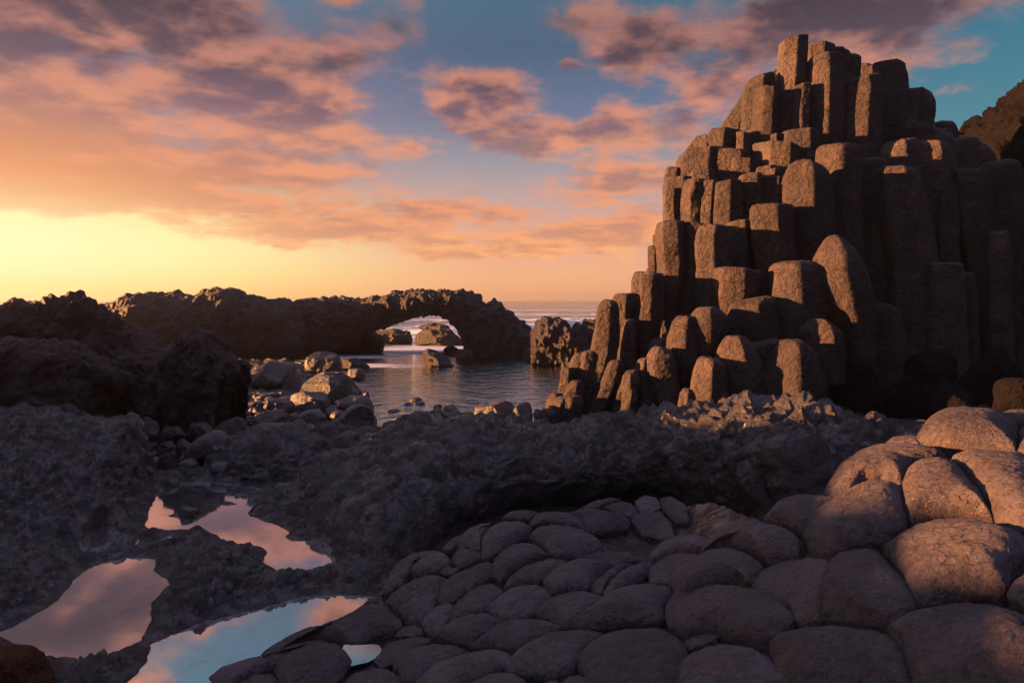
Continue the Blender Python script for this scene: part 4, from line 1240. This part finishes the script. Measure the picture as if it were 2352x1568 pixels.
A5 = [
    ([(1055, 520), (1110, 430), (1200, 378), (1330, 385), (1400, 430), (1360, 480), (1240, 560), (1150, 625), (1060, 650)], 1),
    ([(880, 555), (960, 450), (1060, 400), (1180, 385), (1110, 430), (1055, 520), (1050, 590), (960, 575)], 1),
    ([(785, 578), (850, 520), (950, 462), (880, 555), (830, 592)], .8),
    ([(1180, 378), (1240, 338), (1330, 325), (1430, 335), (1370, 385), (1270, 375)], .8),
    ([(1370, 400), (1430, 340), (1530, 332), (1640, 355), (1740, 400), (1740, 460), (1600, 430), (1500, 420), (1400, 428)], .9),
    ([(1600, 348), (1720, 325), (1880, 330), (2010, 365), (2050, 400), (2020, 455), (1830, 480), (1760, 465), (1720, 400)], .9),
    ([(1370, 500), (1420, 435), (1510, 420), (1640, 435), (1740, 470), (1820, 520), (1870, 590), (1800, 615), (1700, 635), (1580, 630), (1520, 625), (1470, 570)], 1),
    ([(1130, 680), (1180, 610), (1260, 540), (1340, 520), (1420, 540), (1470, 580), (1500, 630), (1430, 650), (1330, 690), (1240, 760), (1180, 800), (1125, 770)], 1),
    ([(1140, 645), (1200, 580), (1260, 548), (1190, 600), (1140, 680)], .5),
    ([(850, 660), (880, 590), (930, 560), (1050, 600), (1050, 650), (960, 690), (900, 720)], .8),
    ([(575, 740), (640, 640), (720, 590), (800, 590), (830, 640), (830, 690), (760, 730), (640, 755)], 1),
    ([(380, 890), (430, 760), (500, 650), (600, 590), (700, 572), (780, 575), (700, 600), (620, 660), (570, 740), (520, 810), (440, 860)], .9),
    ([(760, 740), (820, 690), (905, 710), (870, 745), (800, 760)], .6),
    ([(425, 935), (520, 840), (620, 770), (720, 735), (820, 765), (790, 840), (750, 920), (730, 1010), (640, 1080), (560, 1080), (480, 1010)], 1.2),
    ([(750, 930), (790, 830), (870, 760), (980, 700), (1090, 650), (1130, 660), (1120, 780), (1030, 840), (940, 890), (880, 930), (790, 960)], 1.1),
    ([(1200, 860), (1230, 790), (1330, 710), (1440, 660), (1530, 635), (1620, 655), (1600, 700), (1500, 760), (1440, 810), (1350, 820), (1250, 845)], .95),
    ([(1465, 810), (1520, 750), (1620, 690), (1700, 650), (1800, 645), (1900, 660), (1920, 690), (1850, 760), (1770, 850), (1640, 860), (1570, 880), (1520, 880)], 1),
    ([(1700, 640), (1800, 610), (1950, 600), (2060, 625), (2100, 650), (1950, 695), (1860, 660)], .6),
    ([(1780, 855), (1860, 770), (1960, 700), (2080, 675), (2000, 750), (1900, 830), (1860, 885)], .7),
    ([(1870, 890), (1960, 800), (2060, 720), (2150, 670), (2240, 650), (2180, 730), (2080, 820), (1960, 890), (1900, 915)], .7),
    ([(830, 1060), (880, 960), (960, 870), (1060, 800), (1130, 790), (1180, 830), (1190, 890), (1130, 960), (1060, 1000), (950, 1030), (870, 1070)], 1),
    ([(1085, 990), (1150, 920), (1250, 840), (1350, 815), (1450, 815), (1500, 870), (1520, 910), (1450, 990), (1400, 1035), (1280, 1045), (1180, 1070), (1130, 1020)], 1),
    ([(650, 1080), (700, 1000), (760, 945), (840, 925), (890, 940), (840, 1040), (790, 1130), (720, 1165), (670, 1140)], 1),
    ([(1425, 1030), (1460, 970), (1560, 890), (1650, 860), (1770, 860), (1870, 900), (1860, 940), (1780, 1000), (1700, 1060), (1620, 1110), (1540, 1070)], 1),
    ([(700, 1200), (760, 1140), (860, 1060), (980, 1015), (1080, 1005), (1150, 1040), (1170, 1080), (1080, 1150), (980, 1230), (880, 1205), (790, 1195)], 1),
    ([(990, 1250), (1060, 1170), (1150, 1090), (1260, 1045), (1400, 1040), (1520, 1060), (1590, 1110), (1480, 1160), (1380, 1200), (1280, 1250), (1150, 1240)], 1),
    ([(460, 1370), (540, 1290), (650, 1230), (780, 1200), (900, 1215), (975, 1260), (900, 1310), (780, 1370), (700, 1410), (620, 1475), (520, 1480)], 1),
    ([(620, 1490), (720, 1400), (850, 1310), (980, 1260), (1120, 1240), (1240, 1260), (1250, 1300), (1210, 1360), (1120, 1410), (980, 1480), (860, 1560), (700, 1580)], 1),
    ([(60, 1560), (200, 1420), (320, 1370), (420, 1380), (490, 1440), (510, 1530), (400, 1600), (200, 1620)], 1),
    ([(330, 1330), (420, 1210), (560, 1170), (690, 1170), (700, 1200), (560, 1270), (460, 1350), (380, 1375)], .35),
    ([(470, 1165), (520, 1100), (600, 1080), (650, 1110), (660, 1150), (580, 1170)], .5),
    ([(1650, 1110), (1740, 1040), (1850, 950), (1960, 870), (2080, 815), (2220, 810), (2310, 830), (2320, 890), (2270, 950), (2260, 1060), (2180, 1070), (2060, 1080), (1960, 1090), (1840, 1115), (1720, 1115)], 1.1),
    ([(1215, 1380), (1270, 1300), (1380, 1220), (1520, 1140), (1680, 1105), (1820, 1115), (1880, 1140), (1800, 1210), (1720, 1290), (1680, 1380), (1560, 1440), (1400, 1430), (1280, 1420)], 1.1),
    ([(1690, 1340), (1770, 1220), (1880, 1130), (2000, 1090), (2150, 1090), (2290, 1110), (2380, 1170), (2430, 1290), (2400, 1450), (2300, 1560), (2100, 1620), (1900, 1600), (1760, 1480)], 1.15),
    ([(960, 1500), (1080, 1430), (1200, 1400), (1280, 1405), (1340, 1450), (1380, 1520), (1200, 1620), (1000, 1620)], 1),
    ([(1590, 1490), (1640, 1440), (1720, 1420), (1800, 1470), (1820, 1570), (1720, 1640), (1600, 1620)], .9),
    ([(1385, 1480), (1560, 1455), (1580, 1520), (1590, 1640), (1420, 1640)], .8),
    ([(2330, 890), (2370, 850), (2460, 870), (2440, 960), (2340, 1060), (2285, 1060), (2290, 960)], .9),
    ([(2060, 385), (2110, 345), (2250, 335), (2320, 400), (2352, 500), (2250, 515), (2130, 490)], .45),
    ([(1690, 330), (1800, 260), (1920, 235), (1990, 245), (1880, 290), (1800, 330)], .45),
    ([(1880, 300), (1980, 255), (2060, 270), (2100, 340), (2060, 370), (1960, 340)], .45),
    ([(2080, 262), (2150, 215), (2230, 230), (2260, 300), (2200, 332), (2120, 335)], .45),
    ([(2250, 230), (2330, 225), (2420, 290), (2440, 400), (2360, 400), (2270, 320)], .4),
]
A4 = [
    ([(1620, 1345), (1700, 1265), (1830, 1205), (1980, 1200), (2035, 1250), (2055, 1330), (1990, 1430), (1840, 1500), (1660, 1500)], 1.1),
    ([(1180, 1450), (1280, 1372), (1420, 1318), (1540, 1285), (1680, 1195), (1880, 1175), (1920, 1190), (1820, 1210), (1700, 1262), (1620, 1335), (1500, 1385), (1400, 1450), (1300, 1510)], .7),
    ([(1390, 1460), (1490, 1388), (1590, 1380), (1625, 1430), (1600, 1500), (1450, 1530)], .7),
    ([(1540, 1285), (1700, 1188), (1830, 1172), (1950, 1110), (2100, 1015), (2220, 940), (2270, 965), (2352, 1070), (2345, 1125), (2200, 1172), (2060, 1235), (1980, 1200), (1830, 1205), (1700, 1262), (1620, 1300)], 1.0),
]
A6 = [
    ([(1490, 235), (1520, 170), (1600, 105), (1720, 75), (1880, 80), (2010, 115), (2045, 190), (2035, 290), (1900, 280), (1750, 270), (1640, 270)], 1),
    ([(1920, 90), (1980, 70), (2090, 70), (2190, 100), (2190, 180), (2120, 180), (2060, 130)], .8),
    ([(2050, 200), (2070, 150), (2200, 160), (2260, 260), (2200, 330), (2074, 300), (2045, 290)], .8),
    ([(1280, 262), (1340, 212), (1450, 195), (1510, 210), (1490, 245), (1380, 250)], .7),
    ([(970, 525), (1040, 420), (1130, 330), (1240, 275), (1400, 240), (1540, 250), (1640, 290), (1540, 330), (1450, 370), (1390, 450), (1300, 440), (1190, 480), (1100, 530), (1040, 548)], 1.1),
    ([(1405, 480), (1430, 400), (1480, 340), (1610, 310), (1680, 335), (1760, 430), (1840, 540), (1900, 655), (1800, 650), (1680, 640), (1560, 650), (1450, 690), (1420, 600)], 1.1),
    ([(1660, 310), (1720, 275), (1880, 280), (2074, 300), (2200, 400), (2220, 700), (2090, 740), (1920, 660), (1850, 560), (1760, 420)], .9),
    ([(630, 670), (700, 590), (800, 530), (900, 515), (980, 530), (1045, 550), (970, 610), (890, 680), (840, 740), (760, 700), (680, 680)], 1),
    ([(850, 770), (880, 690), (960, 620), (1060, 545), (1160, 480), (1280, 440), (1390, 460), (1400, 540), (1430, 680), (1400, 710), (1300, 790), (1200, 800), (1080, 830), (1000, 880), (920, 850)], 1.2),
    ([(1295, 805), (1400, 720), (1520, 670), (1680, 645), (1860, 660), (1990, 710), (2100, 770), (2070, 870), (1990, 940), (1970, 1050), (1850, 1065), (1700, 1090), (1580, 1120), (1500, 1130), (1430, 1040), (1380, 940)], 1.2),
    ([(960, 1030), (1000, 890), (1060, 830), (1200, 795), (1270, 820), (1340, 920), (1420, 1030), (1480, 1130), (1420, 1180), (1330, 1240), (1200, 1240), (1050, 1220), (960, 1215)], 1),
    ([(560, 1040), (620, 940), (760, 875), (880, 860), (985, 890), (965, 1000), (955, 1120), (950, 1220), (820, 1230), (760, 1160), (660, 1090)], .4),
    ([(295, 860), (330, 790), (420, 720), (520, 690), (640, 680), (760, 720), (820, 780), (820, 860), (740, 880), (620, 890), (560, 840), (450, 815), (380, 830)], 1),
    ([(100, 1020), (180, 940), (280, 860), (380, 820), (470, 815), (560, 860), (620, 920), (560, 1030), (480, 1010), (350, 1020), (240, 1060), (180, 1090)], 1),
    ([(0, 860), (80, 790), (180, 755), (280, 752), (330, 775), (290, 830), (180, 845), (90, 870), (0, 900)], .8),
    ([(-10, 950), (80, 880), (180, 850), (285, 850), (220, 920), (100, 1010), (0, 1015)], .7),
    ([(105, 1250), (160, 1160), (240, 1080), (340, 1020), (470, 1008), (600, 1060), (720, 1120), (800, 1200), (780, 1240), (660, 1320), (480, 1330), (340, 1290), (200, 1320)], 1.1),
    ([(670, 1330), (730, 1270), (850, 1230), (1000, 1222), (1180, 1245), (1310, 1270), (1380, 1350), (1430, 1450), (1460, 1640), (1100, 1720), (760, 1650), (700, 1450)], 1.2),
    ([(1330, 1250), (1400, 1190), (1500, 1140), (1700, 1100), (1900, 1105), (2040, 1160), (2160, 1250), (2200, 1500), (2100, 1700), (1500, 1700), (1420, 1420)], 1.25),
    ([(150, 1500), (220, 1400), (320, 1345), (450, 1335), (580, 1370), (680, 1450), (770, 1580), (700, 1680), (400, 1720), (150, 1680)], 1.1),
    ([(1985, 1090), (2030, 1000), (2080, 950), (2170, 920), (2250, 1100), (2180, 1200), (2074, 1150)], .9),
    ([(185, 1350), (260, 1300), (330, 1290), (390, 1310), (310, 1350), (220, 1385)], .7),
    ([(325, 760), (380, 730), (435, 725), (400, 755), (340, 780)], .6),
]


def cobble(poly, Zf, hk, parent, seed):
    p = np.array(poly, float)
    X_, Y_ = Zf(p[:, 0], p[:, 1])
    # the outline is the visible one: pull the far side down to where its foot lies hidden
    cyy, hh = (Y_.max() + Y_.min()) / 2, (Y_.max() - Y_.min()) / 2
    up = np.clip((cyy - Y_) / hh, 0, 1)
    Y_ = Y_ + up * hh * .24 * min(hk, 1)
    pp = np.stack([X_, Y_], -1)
    L = np.r_[0, np.cumsum(np.linalg.norm(np.diff(np.r_[pp, pp[:1]], axis=0), axis=1))]
    tt = np.linspace(0, L[-1], 128, endpoint=False)
    lin = np.stack([np.interp(tt, L, np.r_[pp[:, i], pp[:1, i]]) for i in (0, 1)], -1)
    q = lin
    k = np.array([1, 2, 3, 2, 1.]); k /= k.sum()
    for i in range(2):
        q[:, i] = np.convolve(np.concatenate([q[-2:, i], q[:, i], q[:2, i]]), k, 'valid')
    c2 = q.mean(0)
    w = PZ(q[:, 0], q[:, 1], pave_z(q[:, 0], q[:, 1]) - .02)
    c = PZ(c2[:1], c2[1:], pave_z(c2[:1], c2[1:]))[0]
    v = w - c
    size = np.linalg.norm(v[:, :2], axis=1).mean()
    nr = int(np.clip(size / .009, 16, 64))
    r = np.concatenate([np.linspace(.01, .9, nr), .9 + .1 * np.sin(np.linspace(0, math.pi / 2, 15)[1:])])
    hd = size * .30 * hk
    hgt = hd * (1 - r ** 3.0) ** .60
    nn = np.cross(v, np.roll(v, -1, 0)).sum(0)
    nn /= np.linalg.norm(nn)
    nn *= np.sign(nn[2])
    nn = nn * .5 + np.array([0, 0, .5])
    nn /= np.linalg.norm(nn)
    gx = c2[0] + (q[:, :1] - c2[0]) * (r * 1.045)
    gy = c2[1] + (q[:, 1:] - c2[1]) * (r * 1.045)
    base = PZ(gx, gy, pave_z(gx, gy) - .02)
    top = base + nn * hgt[None, :, None]
    skirt = top[:, -1:] - nn * np.linspace(.04, .35, 5)[None, :, None]
    Pp = np.concatenate([top, skirt], 1)
    n = gnormals(Pp, True, False)
    n *= 1 if (n * nn).sum() > 0 else -1
    Pp = Pp + n * (disp(Pp, [(1.8, .03 * size * 1.6, 'f'), (4.5, .008, 'f'), (12, .006, 'f'), (30, .0036, 'f'), (70, .0018, 'f')], seed * .61)
                   * np.concatenate([np.ones(len(r)), np.zeros(5)])[None])[..., None]
    return mesh_obj('column_top', Pp, gfaces(128, Pp.shape[1], True, False), M['cobble'], parent), c, v, nn, hd


def pavement():
    root = empty('basalt_pavement', (1.4, 4.5, .4))
    tag(root, 'sloping pavement of rounded basalt column tops in the foreground', 'basalt pavement')
    rec = []
    i = 0
    for src, Zf in ((A5, Z5), (A4, Z4), (A6, Z6)):
        for poly, hk in src:
            i += 1
            rec.append(cobble(poly, Zf, hk, root, i))
    # bed under the crevices
    Xg, Yg = np.meshgrid(np.linspace(430, 2560, 420), np.linspace(950, 1740, 220), indexing='ij')
    crest = np.interp(Xg, [430, 720, 880, 960, 1040, 1160, 1400, 1500, 1640, 1760, 1900, 2020, 2120, 2230, 2560], [1640, 1490, 1375, 1300, 1255, 1200, 1205, 1170, 1150, 1200, 1130, 1055, 1000, 975, 975])
    Yg = np.maximum(Yg, crest + 4)
    zz = pave_z(Xg, Yg) - .07
    zz = np.where(Xg < 760, np.minimum(zz, .52), zz)
    Pp = PZ(Xg, Yg, zz)
    edge = Yg <= crest + 4.5
    Pp = Pp + disp(Pp, [(5, .02, 'f'), (14, .008, 'b')], 2)[..., None] * (0, 0, 1)
    o = mesh_obj('crevice_bed', Pp, gfaces(420, 220), M['shelf'], root)
    return rec


PAVE = pavement()

# tide water caught between the column tops
for nm, pts, z in (('tide_pool', [(790, 1480), (870, 1478), (880, 1500), (845, 1520), (800, 1530), (780, 1505)], .50),
                   ('tide_pool', [(1360, 1215), (1440, 1205), (1530, 1215), (1590, 1225), (1520, 1262), (1420, 1285), (1370, 1270)], .66)):
    w = PZ(np.array([p[0] for p in pts]), np.array([p[1] for p in pts]), z)
    sheet(nm, [(a, b) for a, b in w[:, :2]], M['pool'], z)
# ------------------------------------------------------------------ barnacles in the crevices
def barnacles():
    rs = np.random.RandomState(9)
    V, Fc, base = [], [], 0
    nt_ = 8
    a = np.linspace(0, 2 * math.pi, nt_, endpoint=False)
    for idx, (o, c, v, nn, hd) in enumerate(PAVE):
        sz = np.linalg.norm(v, axis=1).mean()
        X_ = CX + F * c[0] / c[1]
        if X_ < 1150 or hd < .02:
            continue
        cnt = int(rs.uniform(30, 130) * sz / .3)
        for _ in range(cnt):
            front = rs.rand() < .78
            j = rs.randint(len(v))
            # they sit low on the side facing the viewer and the right
            if v[j][1] * 1.0 - v[j][0] * .55 > 0 and rs.rand() < .88:
                continue
            r = 1 - rs.rand() ** 2.6 * .22
            r = min(r, .985)
            p = c + v[j] * r + nn * (hd * (1 - r ** 3.0) ** .60 + .001)
            s = rs.uniform(.003, .0065)
            ring = np.stack([np.cos(a), np.sin(a), 0 * a], -1)
            # cone ring: outer foot, rim, inner pit
            q = np.concatenate([ring * s * 1.25, ring * s * .8 + (0, 0, s * .9), ring * s * .35 + (0, 0, s * .35)])
            # lie along the local slope
            t = -v[j] / np.linalg.norm(v[j])
            dirn = nn * (1 - r * .6) - t * r * .8
            dirn /= np.linalg.norm(dirn)
            u1 = np.cross(dirn, (0, 0, 1)); u1 /= np.linalg.norm(u1) + 1e-9
            u2 = np.cross(dirn, u1)
            q = q[:, :1] * u1 + q[:, 1:2] * u2 + q[:, 2:] * dirn
            V.append(p + q)
            f = []
            for k in range(2):
                for i in range(nt_):
                    i2 = (i + 1) % nt_
                    f.append((k * nt_ + i, k * nt_ + i2, (k + 1) * nt_ + i2, (k + 1) * nt_ + i))
            Fc.append(np.array(f) + base)
            base += 3 * nt_
    m, nt, b, co = mat('barnacle shell')
    col = mixc(nt, noise(nt, co, 20, 2).ramp(.35, .65), (.09, .038, .02), (.22, .12, .08))
    nt.links.new(col.s, b.inputs['Base Color'])
    b.inputs['Roughness'].default_value = .6
    o = mesh_obj('barnacles', np.concatenate(V), np.concatenate(Fc), m, origin=(1.4, 4.5, .5))
    tag(o, 'tiny orange brown barnacles crowded in the crevices of the pavement', kind='stuff')


barnacles()


# ------------------------------------------------------------------ sea haze
def haze():
    x0, x1, y0, y1, z0, z1 = -2450, 2450, -62, 1604, -3, 17
    V = [(x, y, z) for x in (x0, x1) for y in (y0, y1) for z in (z0, z1)]
    fc = np.array([(0, 1, 3, 2), (4, 6, 7, 5), (0, 4, 5, 1), (2, 3, 7, 6), (0, 2, 6, 4), (1, 5, 7, 3)])
    m = bpy.data.materials.new('sea haze')
    m.use_nodes = True
    nt = m.node_tree
    nt.nodes.clear()
    out = nt.nodes.new('ShaderNodeOutputMaterial')
    v = nt.nodes.new('ShaderNodeVolumePrincipled')
    v.inputs['Color'].default_value = (.95, .93, .9, 1)
    v.inputs['Density'].default_value = HAZE
    v.inputs['Anisotropy'].default_value = .75
    nt.links.new(v.outputs[0], out.inputs['Volume'])
    o = mesh_obj('haze', np.array(V, float), fc, m, origin=(0, 0, 0), smooth=False)
    tag(o, kind='stuff')


HAZE = 0.0005
haze()
